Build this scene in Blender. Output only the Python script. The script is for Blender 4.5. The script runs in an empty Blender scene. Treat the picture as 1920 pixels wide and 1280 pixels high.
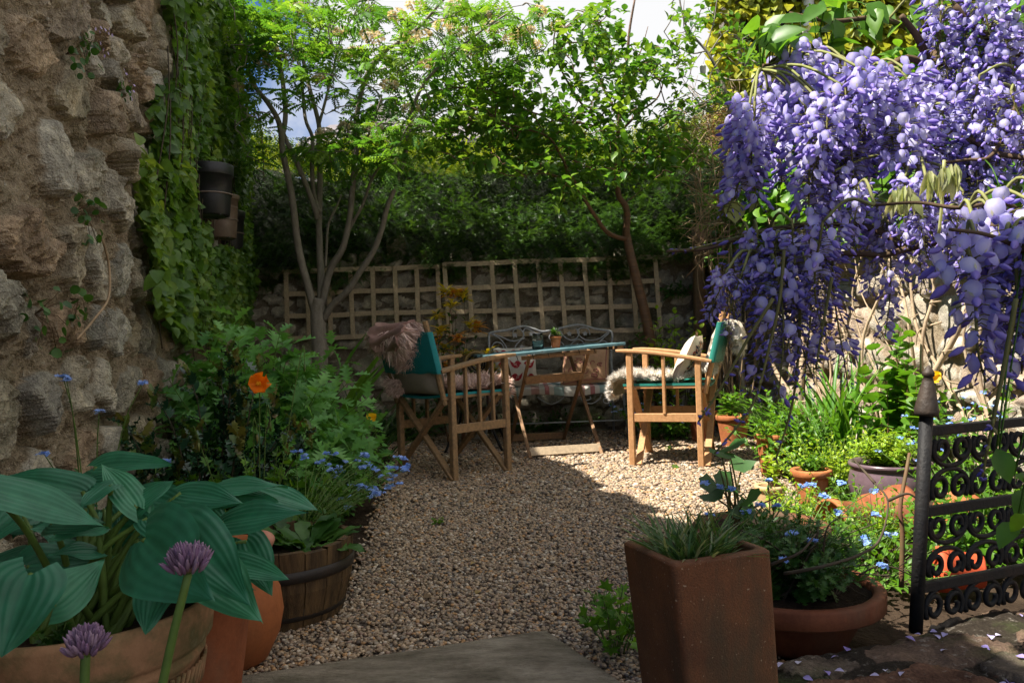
import bpy, math, random
import numpy as np
from mathutils import Vector, Matrix
R=math.radians
rng=np.random.default_rng(11); random.seed(5)
SC=bpy.context.scene; COL=SC.collection
CAMH=0.75; FPX=1493.33; ROLL=R(2.0)
CR,SR=math.cos(ROLL),math.sin(ROLL)
def P(x,y,d):
    dx=(x-960)/FPX; dy=(640-y)/FPX
    return np.array([(dx*CR+dy*SR)*d, d, CAMH+(dy*CR-dx*SR)*d])
def G(x,y,z=0.0):
    q=P(x,y,1.0); t=(z-CAMH)/(q[2]-CAMH)
    return np.array([q[0]*t,t,z])
A=lambda *a: np.array(a,float)
def nrm(v):
    v=np.asarray(v,float); return v/np.maximum(np.linalg.norm(v,axis=-1,keepdims=True),1e-9)
U=lambda a,b,n=None: rng.uniform(a,b,n)
# ---------- value noise
def vnoise(x,y,seed=0):
    g=np.random.default_rng(seed).random((256,256))
    xi=np.floor(x).astype(int); yi=np.floor(y).astype(int); fx=x-xi; fy=y-yi
    fx=fx*fx*(3-2*fx); fy=fy*fy*(3-2*fy)
    a=g[xi&255,yi&255]; b=g[(xi+1)&255,yi&255]; c=g[xi&255,(yi+1)&255]; d=g[(xi+1)&255,(yi+1)&255]
    return (a*(1-fx)+b*fx)*(1-fy)+(c*(1-fx)+d*fx)*fy
def fbm(x,y,seed=0,o=4):
    s=0;a=1;t=0
    for k in range(o):
        s=s+a*vnoise(x*2**k+k*7.3,y*2**k+k*3.1,seed+k); t+=a; a*=.5
    return s/t-.5
def sstep(a,b,x):
    t=np.clip((x-a)/(b-a),0,1); return t*t*(3-2*t)
# ---------- mesh builder
def frame_up(t,up):
    t=nrm(t); x=np.cross(t,up)
    if np.linalg.norm(x)<1e-4: x=np.cross(t,A(1,0,0))
    x=nrm(x); return x,np.cross(x,t)
def cr(pts,k=4):
    p=[np.asarray(q,float) for q in pts]
    if len(p)<3: return [p[0]+(p[-1]-p[0])*i/k for i in range(k+1)]
    p=[2*p[0]-p[1]]+p+[2*p[-1]-p[-2]]; out=[]
    for i in range(1,len(p)-2):
        a,b,c,d=p[i-1],p[i],p[i+1],p[i+2]
        for j in range(k):
            t=j/k; out.append(.5*((2*b)+(c-a)*t+(2*a-5*b+4*c-d)*t*t+(3*b-a-3*c+d)*t**3))
    out.append(p[-2]); return out
class MB:
    def __init__(s): s.v=[];s.r=[];s.n=0;s.f=[]
    def add(s,v,faces,r=0.5):
        v=np.asarray(v,float).reshape(-1,3); s.v.append(v)
        s.r.append(np.broadcast_to(np.asarray(r,float),(len(v),)))
        g={}
        for f in faces: g.setdefault(len(f),[]).append(f)
        for k,l in g.items(): s.f.append(np.array(l,int)+s.n)
        s.n+=len(v); return s
    def sweep(s,pts,prof,up=(0,0,1),r=.5,scale=None,closed=False,caps=True):
        pts=[np.asarray(p,float) for p in pts]; m=len(pts); k=len(prof); vs=[]
        up=np.asarray(up,float)
        for i,p in enumerate(pts):
            a=pts[(i-1)%m] if (closed or i>0) else p; b=pts[(i+1)%m] if (closed or i<m-1) else p
            t=b-a
            x,u=frame_up(t,up); sc=1 if scale is None else scale[i]
            for (q,w) in prof: vs.append(p+(x*q+u*w)*sc)
        fs=[]
        for i in range(m if closed else m-1):
            i2=(i+1)%m
            for j in range(k):
                j2=(j+1)%k; fs.append((i*k+j,i2*k+j,i2*k+j2,i*k+j2))
        if caps and not closed:
            fs.append(tuple(range(k))); fs.append(tuple((m-1)*k+j for j in reversed(range(k))))
        return s.add(vs,fs,r)
    def bar(s,p0,p1,w,h,up=(0,0,1),c=.12,r=.5):
        a,b=w/2,h/2; e=min(a,b)*c*2
        pr=[(-a+e,-b),(a-e,-b),(a,-b+e),(a,b-e),(a-e,b),(-a+e,b),(-a,b-e),(-a,-b+e)]
        return s.sweep([p0,p1],pr,up,r)
    def tube(s,pts,r0,r1=None,n=6,r=.5,closed=False):
        pts=[np.asarray(p,float) for p in pts]; m=len(pts)
        if np.isscalar(r0):
            r1=r0 if r1 is None else r1; rad=[r0+(r1-r0)*i/max(m-1,1) for i in range(m)]
        else: rad=r0
        vs=[];t0=None;x=None
        for i,p in enumerate(pts):
            a=pts[(i-1)%m] if (closed or i>0) else p; b=pts[(i+1)%m] if (closed or i<m-1) else p
            t=nrm(b-a)
            if x is None:
                x=np.cross(t,A(0,0,1))
                if np.linalg.norm(x)<.05: x=np.cross(t,A(0,1,0))
            else: x=x-t*np.dot(x,t)
            x=nrm(x); y=np.cross(t,x)
            for j in range(n):
                an=2*math.pi*j/n; vs.append(p+(x*math.cos(an)+y*math.sin(an))*rad[i])
        fs=[]
        for i in range(m if closed else m-1):
            i2=(i+1)%m
            for j in range(n):
                j2=(j+1)%n; fs.append((i*n+j,i*n+j2,i2*n+j2,i2*n+j))
        if not closed:
            fs.append(tuple(reversed(range(n)))); fs.append(tuple((m-1)*n+j for j in range(n)))
        return s.add(vs,fs,r)
    def lathe(s,prof,c=(0,0,0),n=40,r=.5,wob=0,sq=None):
        c=np.asarray(c,float); vs=[];m=len(prof)
        for i,(q,z) in enumerate(prof):
            for j in range(n):
                an=2*math.pi*j/n; k=1+wob*math.sin(an*3+z*9)
                vs.append(c+A(q*k*math.cos(an),q*k*math.sin(an),z))
        fs=[(i*n+j,i*n+(j+1)%n,(i+1)*n+(j+1)%n,(i+1)*n+j) for i in range(m-1) for j in range(n)]
        return s.add(vs,fs,r)
    def disc(s,c,r_,n=32,up=0,r=.5):
        c=np.asarray(c,float)
        return s.add([c+A(r_*math.cos(2*math.pi*j/n),r_*math.sin(2*math.pi*j/n),0) for j in range(n)],[tuple(range(n))],r)
    def box(s,lo,hi,r=.5,c=.004):
        lo=np.asarray(lo,float);hi=np.asarray(hi,float);m=(lo+hi)/2
        return s.bar(A(m[0],lo[1],m[2]),A(m[0],hi[1],m[2]),hi[0]-lo[0],hi[2]-lo[2],r=r,c=c/max(min(hi[0]-lo[0],hi[2]-lo[2]),1e-4))
    def grid(s,V,r=.5,closed_u=False):
        V=np.asarray(V,float); a,b,_=V.shape
        i=np.arange(a*b).reshape(a,b)
        f=np.stack([i[:-1,:-1],i[1:,:-1],i[1:,1:],i[:-1,1:]],-1).reshape(-1,4)
        s.v.append(V.reshape(-1,3)); s.r.append(np.broadcast_to(np.asarray(r,float).reshape(-1) if not np.isscalar(r) else np.float64(r),(a*b,)))
        s.f.append(f+s.n); s.n+=a*b; return s
    def scatter(s,T,pos,fwd,nor,size,r=None,tr=None):
        tv,tf=T; pos=np.asarray(pos,float).reshape(-1,3); N=len(pos)
        if N==0: return s
        f=nrm(np.broadcast_to(fwd,(N,3))); n_=np.broadcast_to(nor,(N,3))
        x=np.cross(f,n_); x=np.where(np.linalg.norm(x,axis=1,keepdims=True)<1e-3,np.cross(f,A(.3,.9,.2)),x); x=nrm(x); z=np.cross(x,f)
        size=np.asarray(size,float)
        if size.ndim==0: size=np.full(N,float(size))
        if size.ndim==1: size=np.repeat(size[:,None],3,1)
        k=len(tv)
        V=pos[:,None,:]+tv[None,:,0,None]*x[:,None,:]*size[:,None,0:1]+tv[None,:,1,None]*f[:,None,:]*size[:,None,1:2]+tv[None,:,2,None]*z[:,None,:]*size[:,None,2:3]
        if r is None: r=rng.random(N)
        r=np.broadcast_to(np.asarray(r,float),(N,))
        off=(np.arange(N)*k+s.n)[:,None,None]
        g={}
        for q in tf: g.setdefault(len(q),[]).append(q)
        for kk,l in g.items(): s.f.append((np.array(l,int)[None]+off).reshape(-1,kk))
        s.v.append(V.reshape(-1,3)); s.r.append(np.repeat(r,k) if tr is None else np.clip(np.repeat(r,k)+np.tile(tr,N),0,1)); s.n+=N*k; return s
    def build(s,name,mat,parent=None,origin=None,smooth=True,attrs=None):
        me=bpy.data.meshes.new(name)
        v=np.concatenate(s.v) if s.v else np.zeros((0,3)); r=np.concatenate(s.r)
        if parent is not None:
            root=parent
            while root.parent: root=root.parent
            if root.get('_w',1): v=v-np.array(root.location)
        elif origin is not None: v=v-np.asarray(origin,float)
        me.vertices.add(len(v)); me.vertices.foreach_set('co',v.astype(np.float32).ravel())
        li=np.concatenate([f.ravel() for f in s.f]); lt=np.concatenate([np.full(len(f),f.shape[1]) for f in s.f])
        ls=np.concatenate([[0],np.cumsum(lt)[:-1]])
        me.loops.add(len(li)); me.loops.foreach_set('vertex_index',li.astype(np.int32))
        me.polygons.add(len(lt)); me.polygons.foreach_set('loop_start',ls.astype(np.int32))
        me.polygons.foreach_set('use_smooth',np.full(len(lt),bool(smooth)))
        me.update(calc_edges=True)
        a=me.attributes.new('rnd','FLOAT','POINT'); a.data.foreach_set('value',r.astype(np.float32))
        for k,val in (attrs or {}).items():
            a=me.attributes.new(k,'FLOAT','POINT'); a.data.foreach_set('value',np.asarray(val,np.float32).ravel())
        if mat: me.materials.append(mat)
        o=bpy.data.objects.new(name,me); COL.objects.link(o)
        if parent is not None: o.parent=parent
        elif origin is not None: o.location=origin
        return o
def tag(o,label=None,cat=None,group=None,kind=None):
    if label: o['label']=label
    if cat: o['category']=cat
    if group: o['group']=group
    if kind: o['kind']=kind
    return o
def thing(name,label,cat,loc=(0,0,0),rotz=0,group=None,local=False):
    o=bpy.data.objects.new(name,None); o.empty_display_size=.05; COL.objects.link(o)
    o.location=tuple(float(q) for q in loc); o.rotation_euler=(0,0,rotz)
    if local: o['_w']=0
    return tag(o,label,cat,group)
# ---------- materials
class NT:
    def __init__(s,name):
        s.m=bpy.data.materials.new(name); s.m.use_nodes=True; s.t=s.m.node_tree; s.t.nodes.clear()
    def n(s,ty,ins=None,**kw):
        x=s.t.nodes.new('ShaderNode'+ty)
        for k,v in kw.items(): setattr(x,k,v)
        for k,v in (ins or {}).items():
            if hasattr(v,'bl_idname') and hasattr(v,'outputs'): s.t.links.new(v.outputs[0],x.inputs[k])
            elif isinstance(v,bpy.types.NodeSocket): s.t.links.new(v,x.inputs[k])
            else: x.inputs[k].default_value=v
        return x
    def ramp(s,fac,stops,interp='LINEAR'):
        x=s.n('ValToRGB',{0:fac}); x.color_ramp.interpolation=interp
        e=x.color_ramp.elements
        while len(e)<len(stops): e.new(.5)
        for q,(p,c) in zip(e,stops):
            q.position=p; q.color=(*c,1) if len(c)==3 else c
        return x
    def noise(s,sc,vec=None,detail=4,rough=.6):
        d={'Scale':sc,'Detail':detail,'Roughness':rough}
        if vec is not None: d['Vector']=vec
        return s.n('TexNoise',d)
    def mix(s,fac,a,b,mode='MIX'):
        x=s.n('Mix',data_type='RGBA',blend_type=mode)
        for i,v in ((0,fac),(6,a),(7,b)):
            if hasattr(v,'outputs'): s.t.links.new(v.outputs[0] if v.bl_idname!='ShaderNodeMix' else v.outputs[2],x.inputs[i])
            elif isinstance(v,bpy.types.NodeSocket): s.t.links.new(v,x.inputs[i])
            else: x.inputs[i].default_value=v if i==0 else ((*v,1) if len(v)==3 else v)
        return x.outputs[2]
    def obj(s,scale=None):
        tc=s.n('TexCoord').outputs['Object']
        if scale is None: return tc
        return s.n('Mapping',{'Vector':tc,'Scale':scale}).outputs[0]
    def attr(s,name): return s.n('Attribute',attribute_name=name).outputs['Fac']
    def out(s,sh,disp=None):
        s.n('OutputMaterial',{0:sh}); return s.m
    def bsdf(s,col,rough=.6,spec=.3,metal=0,bump=None,bstr=.3,bdist=.01,sheen=0):
        d={'Base Color':col,'Roughness':rough if not hasattr(rough,'outputs') else rough,'Specular IOR Level':spec,'Metallic':metal}
        if sheen: d['Sheen Weight']=sheen
        if bump is not None:
            b=s.n('Bump',{'Height':bump,'Strength':bstr,'Distance':bdist}); d['Normal']=b.outputs[0]
        if isinstance(col,tuple) and len(col)==3: d['Base Color']=(*col,1)
        return s.n('BsdfPrincipled',d)
def leafmat(name,cols,trans=.35,rough=.42,spec=.35,tint=(1.25,1.15,.55),vein=False):
    t=NT(name); a=t.attr('rnd'); k=len(cols)
    c=t.ramp(a,[(i/max(k-1,1),q) for i,q in enumerate(cols)])
    n=t.noise(35,t.obj(),2); c2=t.mix(.5,c,t.ramp(n,[(.3,(.55,.55,.55)),(.75,(1.3,1.3,1.3))]),'MULTIPLY')
    b=t.bsdf(c2,rough,spec)
    if trans>0:
        tr=t.n('BsdfTranslucent',{'Color':t.mix(1.0,c2,(*[q*1.5 for q in tint],),'MULTIPLY')})
        b=t.n('MixShader',{0:trans,1:b,2:tr})
    return t.out(b)
def pm(name,c,c2=None,sc=12,rough=.7,bump=.2,bsc=60,spec=.3,metal=0,stretch=None,c3=None,bdist=.004,sheen=0,lo=.35,hi=.68,stain=None,samt=.6):
    t=NT(name); v=t.obj(stretch); n=t.noise(sc,v,6,.65)
    st=[(lo,c),(hi,c2 or tuple(q*.7 for q in c))]
    if c3: st.append((min(hi+.12,.95),c3))
    col=t.ramp(n,st); n2=t.noise(bsc,v,5,.6)
    col=t.mix(.35,col,t.ramp(n2,[(.3,(.6,.6,.6)),(.7,(1.25,1.25,1.25))]),'MULTIPLY')
    if stain:
        n3=t.noise(5,t.obj((1,1,.6)),8,.72); col=t.mix(t.ramp(n3,[(.50,(0,0,0)),(.68,(samt,)*3)]),col,stain); n4=t.noise(8,t.obj((1,1,.25)),5,.7); col=t.mix(.6,col,t.ramp(n4,[(.35,(.55,.52,.5)),(.55,(1,1,1))]),'MULTIPLY')
    return t.out(t.bsdf(col,rough,spec,metal,n2,bump,bdist,sheen))
def stonemat(name,cols,mortar,lich=(.42,.42,.38),moss=(.05,.07,.02),mossamt=.5,bstr=.5):
    t=NT(name); a=t.attr('rnd'); m=t.attr('msk'); v=t.obj()
    k=len(cols); c=t.ramp(a,[(i/(k-1),q) for i,q in enumerate(cols)])
    n1=t.noise(9,v,8,.7); n2=t.noise(45,v,6,.7); n3=t.noise(3.2,v,5,.6); n4=t.noise(150,v,3,.6)
    c=t.mix(.85,c,t.ramp(n1,[(.25,(.4,.37,.34)),(.5,(1,1,1)),(.72,(1.55,1.5,1.4))]),'MULTIPLY')
    mo=t.mix(.8,mortar,t.ramp(n2,[(.3,(.5,.47,.45)),(.7,(1.3,1.28,1.25))]),'MULTIPLY')
    n5=t.noise(16,v,6,.75); c=t.mix(t.ramp(n5,[(.50,(0,0,0)),(.60,(.6,.6,.6))]),c,t.mix(1.0,c,(1.7,1.7,1.65),'MULTIPLY')); n6=t.noise(5,t.obj((1,1,.35)),6,.7); c=t.mix(t.ramp(n6,[(.52,(0,0,0)),(.66,(.7,.7,.7))]),c,t.mix(1.0,c,(.42,.40,.38),'MULTIPLY'))
    m=t.ramp(m,[(.25,(0,0,0)),(.55,(1,1,1))]); c=t.mix(m,mo,c)
    c=t.mix(t.ramp(n2,[(.58,(0,0,0)),(.72,(.55,.55,.55))]),c,lich)
    c=t.mix(t.ramp(n3,[(.56,(0,0,0)),(.7,(mossamt,)*3)]),c,moss)
    c=t.mix(.55,c,t.ramp(n4,[(.3,(.55,.55,.55)),(.7,(1.3,1.3,1.3))]),'MULTIPLY')
    h=t.n('Math',{0:n2.outputs[0],1:n4.outputs[0]},operation='ADD')
    return t.out(t.bsdf(c,.95,.1,0,h,bstr,.02))
def rubble(s,z,size,seed,aspect=1.4,gap=.12):
    """stone layout on the plane (s,z): returns height 0..1, stone value, stone mask"""
    rg=np.random.default_rng(seed); sh=s.shape; s=s.ravel();z=z.ravel()
    cs=[];y=z.min()-size
    while y<z.max()+size:
        hgt=size*rg.uniform(.55,1.25); x=s.min()-size+rg.uniform(0,size)
        while x<s.max()+size*2:
            w=size*aspect*rg.uniform(.55,1.6); cs.append((x+w/2,y+hgt/2+rg.uniform(-.25,.25)*size,w*.5,hgt*.5,rg.uniform(-.35,.35))); x+=w
        y+=hgt
    cs=np.array(cs); K=len(cs)
    d1=np.full(len(s),9.);d2=np.full(len(s),9.);i1=np.zeros(len(s),int)
    wx=s+fbm(s*5,z*5,seed+50,3)*size*.5; wz=z+fbm(s*5+40,z*5,seed+60,3)*size*.5
    wx=wx+fbm(s*30,z*30,seed+51,2)*size*.10; wz=wz+fbm(s*30+9,z*30,seed+61,2)*size*.10
    for k in range(K):
        cx,cz,a,b,th=cs[k]; dx=wx-cx;dz=wz-cz
        near=(abs(dx)<a*3.2)&(abs(dz)<b*4.0)
        if not near.any(): continue
        X=dx[near];Z=dz[near]; u=(X*math.cos(th)+Z*math.sin(th))/a; w=(-X*math.sin(th)+Z*math.cos(th))/b
        nf=rg.integers(5,8); an0=rg.uniform(0,6.28); d=np.zeros(len(u))
        for q in range(nf):
            an=an0+6.283*q/nf+rg.uniform(-.35,.35); d+=np.maximum((u*math.cos(an)+w*math.sin(an))/rg.uniform(.78,1.12),0)**7
        d=d**(1/7.)
        o1=d1[near];o2=d2[near];j=i1[near]
        c=d<o1; o2=np.where(c,o1,np.minimum(o2,d)); j=np.where(c,k,j); o1=np.where(c,d,o1)
        d1[near]=o1;d2[near]=o2;i1[near]=j
    e=np.minimum((d2-d1)*.8,np.maximum(1.1-d1,0)*1.1)
    n0=fbm(s*20,z*20,seed+9,4)
    mask=sstep(gap*.75,gap*1.35,e+n0*.22)
    dome=sstep(0,.3,e)*.22+.78
    pr=rg.choice([.35,.6,.8,.95,1.15],K)[i1]; tx=rg.uniform(-.8,.8,K)[i1];tz=rg.uniform(-.9,.5,K)[i1]
    rid=1-np.abs(fbm(s*7,z*7,seed+31,4))*4
    h=mask*(dome*pr+tx*(s-cs[i1,0])/size*.7+tz*(z-cs[i1,1])/size*.7-.16*np.maximum(rid,0)**3)
    return h.reshape(sh),rg.random(K)[i1].reshape(sh),mask.reshape(sh)
# ---------- leaf templates: x width, y along, z normal
def tleaf(ws,ys=None,fold=.12,droop=.15,sweep=0):
    n=len(ws); ys=ys if ys is not None else [i/(n-1) for i in range(n)]
    v=[];
    for w,y in zip(ws,ys):
        zc=-droop*y*y
        v+= [(-w,y+sweep*w,zc+fold*w),(0,y,zc),(w,y+sweep*w,zc+fold*w)]
    f=[]
    for i in range(n-1):
        a=i*3;b=a+3; f+=[(a,a+1,b+1,b),(a+1,a+2,b+2,b+1)]
    return np.array(v,float),f
T_OV=tleaf([.02,.27,.30,.17,.0],[0,.25,.5,.78,1],.35,.2)
T_LAN=tleaf([.02,.15,.13,.0],[0,.3,.65,1],.3,.25)
T_RH=(np.array([(0,0,0),(-.3,.45,.1),(0,1,-.08),(.3,.45,.1)],float),[(0,3,2),(0,2,1)])
T_RND=tleaf([.1,.42,.5,.38,.06],[.0,.15,.45,.8,1],.18,.18)
T_HEART=tleaf([.30,.52,.46,.24,.0],[-.1,.12,.42,.76,1],.2,.25)
T_BLADE=tleaf([.02,.024,.022,.016,.0],[0,.3,.55,.8,1],.5,.55)
T_HAIR=(np.array([(-.05,0,0),(.05,0,0),(.035,.5,.06),(-.035,.5,.06),(0,1,-.1)],float),[(0,1,2,3),(3,2,4)])
def t_lobed(k=4,w=.4):
    ws=[];ys=[]
    ys.append(0);ws.append(.02)
    for i in range(k):
        y=(i+.5)/k; e=math.sin(math.pi*min(1,(y*.85+.12)))
        ys+=[y-.1/k*2,y+.12/k*2]; ws+=[w*e*.28,w*e]
    ys.append(1.02);ws.append(0)
    return tleaf(ws,ys,.18,.22,.35)
T_LOB=t_lobed(4,.45)
def t_holly():
    ws=[.02,.26,.14,.30,.15,.24,.1,.0]; ys=[0,.16,.3,.42,.56,.68,.82,1.0]
    v,f=tleaf(ws,ys,.0,.1); 
    for i in range(len(ws)): v[i*3,2]+=.09*(1 if i%2 else -1); v[i*3+2,2]+=.09*(1 if i%2 else -1)
    return v,f
T_HOLLY=t_holly()
def t_pin(pairs=6,ll=.32,w=.062):
    v=[(-.008,0,0),(.008,0,0),(.006,.85,-.1),(-.006,.85,-.1)];f=[(0,1,2,3)]
    def leaflet(b,d,l):
        b=np.array(b);d=np.array(d);d=d/np.linalg.norm(d);s=np.array([-d[1],d[0],0]);i=len(v)
        v.extend([tuple(b),tuple(b+d*l*.5+s*w+[0,0,.03]),tuple(b+d*l+[0,0,-.06]),tuple(b+d*l*.5-s*w+[0,0,.03])]);f.append((i,i+3,i+2,i+1))
    for i in range(pairs):
        y=.22+.63*i/(pairs-1); l=ll*(1-.35*abs(i/(pairs-1)-.4))
        for sg in (-1,1): leaflet((0,y,-.12*y*y),(sg*.95,.42,-.12),l)
    leaflet((0,.85,-.1),(0,1,-.1),ll*.85)
    return np.array(v,float),f
T_PIN=t_pin()
def t_spray(k=8,l=.2):
    v=[(-.012,0,0),(.012,0,0),(0,1,-.06)];f=[(0,1,2)]
    for i in range(k):
        y=.08+.88*i/(k-1); q=l*(1-.55*(i/(k-1))**2)
        for sg in (-1,1):
            j=len(v); v+=[(0,y-.03,-.05*y),(sg*q,y+.06,.02),(0,y+.035,-.05*y)]; f.append((j,j+1,j+2) if sg>0 else (j,j+2,j+1))
    return np.array(v,float),f
T_YEW=t_spray()
def t_palm(l=5,dep=.5):
    v=[(0,0,0)];n=l*2
    for i in range(n+1):
        an=-2.4+4.8*i/n; rr=1.0 if i%2==1 else dep
        if i in(0,n): rr=.45
        v.append((math.sin(an)*rr*.6,.15+math.cos(an)*rr*.6,.06*rr))
    return np.array(v,float),[(0,i+1,i+2) for i in range(n)]
T_PALM=t_palm()
def ico():
    p=(1+5**.5)/2
    v=np.array([(-1,p,0),(1,p,0),(-1,-p,0),(1,-p,0),(0,-1,p),(0,1,p),(0,-1,-p),(0,1,-p),(p,0,-1),(p,0,1),(-p,0,-1),(-p,0,1)],float)
    v/=np.linalg.norm(v[0])
    f=[(0,11,5),(0,5,1),(0,1,7),(0,7,10),(0,10,11),(1,5,9),(5,11,4),(11,10,2),(10,7,6),(7,1,8),(3,9,4),(3,4,2),(3,2,6),(3,6,8),(3,8,9),(4,9,5),(2,4,11),(6,2,10),(8,6,7),(9,8,1)]
    return v,f
T_ICO=ico()
def t_drop(n=5,fat=.2):
    rs=[(.0,.0),(.55,.12),(1,.38),(.8,.68),(.35,.92)]
    v=[(0,0,0)]
    for q,y in rs[1:]:
        for j in range(n):
            a=2*math.pi*j/n; v.append((fat*q*math.cos(a),y,fat*q*math.sin(a)*.8))
    v.append((0,1,0)); f=[]
    for j in range(n): f.append((0,1+j,1+(j+1)%n))
    for i in range(len(rs)-2):
        for j in range(n): a=1+i*n; f.append((a+j,a+n+j,a+n+(j+1)%n,a+(j+1)%n))
    a=1+(len(rs)-2)*n
    for j in range(n): f.append((a+j,len(v)-1,a+(j+1)%n))
    return np.array(v,float),f
T_DROP=t_drop()
def t_flower(k=5):
    v=[];f=[]
    for i in range(k):
        a=2*math.pi*i/k; c,s=math.cos(a),math.sin(a); j=len(v)
        for (q,w) in ((.08,0),(.55,-.42),(1,0),(.55,.42)): v.append((c*q-s*w,s*q+c*w,.15*q))
        f.append((j,j+1,j+2,j+3))
    return np.array(v,float),f
T_FLO=t_flower()
# ---------- generic plant: stems with leaves
def rdirs(n,up=.3):
    a=U(0,2*math.pi,n); z=U(-1,1,n); d=np.stack([np.cos(a),np.sin(a),z],1); d[:,2]=d[:,2]+up
    return nrm(d)
def stems(base,rx,ry,h,n,lean=.5,k=7,hvar=.35,baser=.3,droop=.0,dirbias=(0,0)):
    out=[]
    for i in range(n):
        a=U(0,2*math.pi); q=math.sqrt(U(0,1)); e=A(math.cos(a)*q*rx+dirbias[0],math.sin(a)*q*ry+dirbias[1],0)
        b=base+e*baser; hh=h*(1-hvar*U(0,1))*(1-.35*q*q)
        t=np.linspace(0,1,k)[:,None]
        jit=U(-1,1,3)*.12*h
        p=b+e*(1-baser)*(t**1.5)+A(0,0,hh)*(t-droop*t**3)+jit*np.sin(t*2.5)*t*A(1,1,.2)
        out.append(p)
    return out
def leaves_on(mb,st,T,size,per,start=.15,up=.35,jit=.5,szvar=.35,taper=.4,rl=None,nj=.45):
    pos=[];fw=[];no=[];sz=[];rr=[]
    for p in st:
        k=len(p); d0=U(0,6.28); rs=rng.random()
        for j in range(per):
            t=start+(1-start)*(j+U(0,1))/per; q=t*(k-1); i=min(int(q),k-2); u=q-i
            x=p[i]*(1-u)+p[i+1]*u; tan=nrm(p[i+1]-p[i]); an=d0+j*2.4+U(-.4,.4)
            a1,b1=frame_up(tan,A(.3,.2,1)); side=a1*math.cos(an)+b1*math.sin(an)
            f=side+tan*(.25+.6*t)+A(0,0,up*.4)+U(-jit,jit,3)*.4
            pos.append(x);fw.append(f);no.append(A(0,0,1)+tan*.5+U(-nj,nj,3));sz.append(size*(1-szvar*U(0,1))*(1-taper*t*t))
            rr.append(np.clip(rs*.5+U(0,.5),0,1) if rl is None else U(*rl))
    mb.scatter(T,pos,np.array(fw),np.array(no),np.array(sz),np.array(rr)); return mb
def stem_mesh(st,r0,r1=.0012,n=5):
    mb=MB()
    for p in st: mb.tube(p,r0,r1,n)
    return mb
def plant(name,label,cat,base,rx,ry,h,ns,per,T,size,lm,sm,r0=.003,start=.15,up=.35,hvar=.35,baser=.3,droop=0,group=None,blossom=None,taper=.4,k=7,dirbias=(0,0),nj=.45,thingobj=None,foliage='foliage'):
    base=np.asarray(base,float)
    t=thing(name,label,cat,base,group=group)
    st=stems(base,rx,ry,h,ns,k=k,hvar=hvar,baser=baser,droop=droop,dirbias=dirbias)
    if per>0:
        mb=MB(); leaves_on(mb,st,T,size,per,start,up,taper=taper,nj=nj); mb.build(foliage,lm,t)
    stem_mesh(st,r0).build('stem',sm,t,smooth=True)
    if blossom: blossom(st,t)
    return t,st
# ================= camera, light, sky
cam=bpy.data.cameras.new('camera'); co=bpy.data.objects.new('camera',cam); COL.objects.link(co)
cam.lens=28.0; cam.sensor_width=36; cam.clip_start=.05; cam.clip_end=500
mw=Matrix(((CR,SR,0,0),(0,0,-1,0),(-SR,CR,0,CAMH),(0,0,0,1))); co.matrix_world=mw
SC.camera=co
EL=R(57); AZ=R(17)
sd=A(math.cos(AZ)*math.cos(EL),math.sin(AZ)*math.cos(EL),-math.sin(EL))
sl=bpy.data.lights.new('sun','SUN'); sl.energy=5.0; sl.angle=R(.5); sl.color=(1,.94,.84)
so=bpy.data.objects.new('sun',sl); COL.objects.link(so); so.location=(-4,-2,8)
so.rotation_euler=Vector(sd).to_track_quat('-Z','Y').to_euler()
W=bpy.data.worlds.new('World'); SC.world=W; W.use_nodes=True; nt=W.node_tree; nt.nodes.clear()
def wn(ty,ins=None,**kw):
    x=nt.nodes.new('ShaderNode'+ty)
    for k,v in kw.items(): setattr(x,k,v)
    for k,v in (ins or {}).items():
        if isinstance(v,bpy.types.NodeSocket): nt.links.new(v,x.inputs[k])
        else: x.inputs[k].default_value=v
    return x
sky=wn('TexSky',sky_type='NISHITA'); sky.sun_disc=False; sky.sun_elevation=EL; sky.sun_rotation=R(253); sky.air_density=1.0; sky.dust_density=.1; sky.ozone_density=2.5
tc=wn('TexCoord'); sep=wn('SeparateXYZ',{0:tc.outputs['Generated']})
nz=wn('TexNoise',{'Vector':tc.outputs['Generated'],'Scale':3.0,'Detail':7.0,'Roughness':.6})
gx=wn('MapRange',{0:sep.outputs[0],1:-.34,2:-.02,3:-.26,4:.40})
gy=wn('MapRange',{0:sep.outputs[1],1:.15,2:.6,3:-.25,4:0.0}); gz=wn('MapRange',{0:sep.outputs[2],1:.40,2:.75,3:0.0,4:.15})
s1=wn('Math',{0:nz.outputs[0],1:gx.outputs[0]},operation='ADD'); s2=wn('Math',{0:gy.outputs[0],1:gz.outputs[0]},operation='ADD')
sm_=wn('Math',{0:s1.outputs[0],1:s2.outputs[0]},operation='ADD')
rp=wn('ValToRGB',{0:sm_.outputs[0]}); rp.color_ramp.elements[0].position=.44; rp.color_ramp.elements[1].position=.62
mx=wn('Mix',{},data_type='RGBA'); nt.links.new(rp.outputs[0],mx.inputs[0]); tn=wn('Mix',{},data_type='RGBA',blend_type='MULTIPLY'); tn.inputs[0].default_value=1; nt.links.new(sky.outputs[0],tn.inputs[6]); tn.inputs[7].default_value=(.50,.68,.95,1); nt.links.new(tn.outputs[2],mx.inputs[6]); mx.inputs[7].default_value=(7.3,7.3,7.4,1)
bg=wn('Background',{0:mx.outputs[2],1:.05}); ow=wn('OutputWorld',{0:bg.outputs[0]})
SC.view_settings.view_transform='Standard'; SC.view_settings.look='None'; SC.view_settings.exposure=1.42; SC.view_settings.gamma=1
cy=SC.cycles
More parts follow.
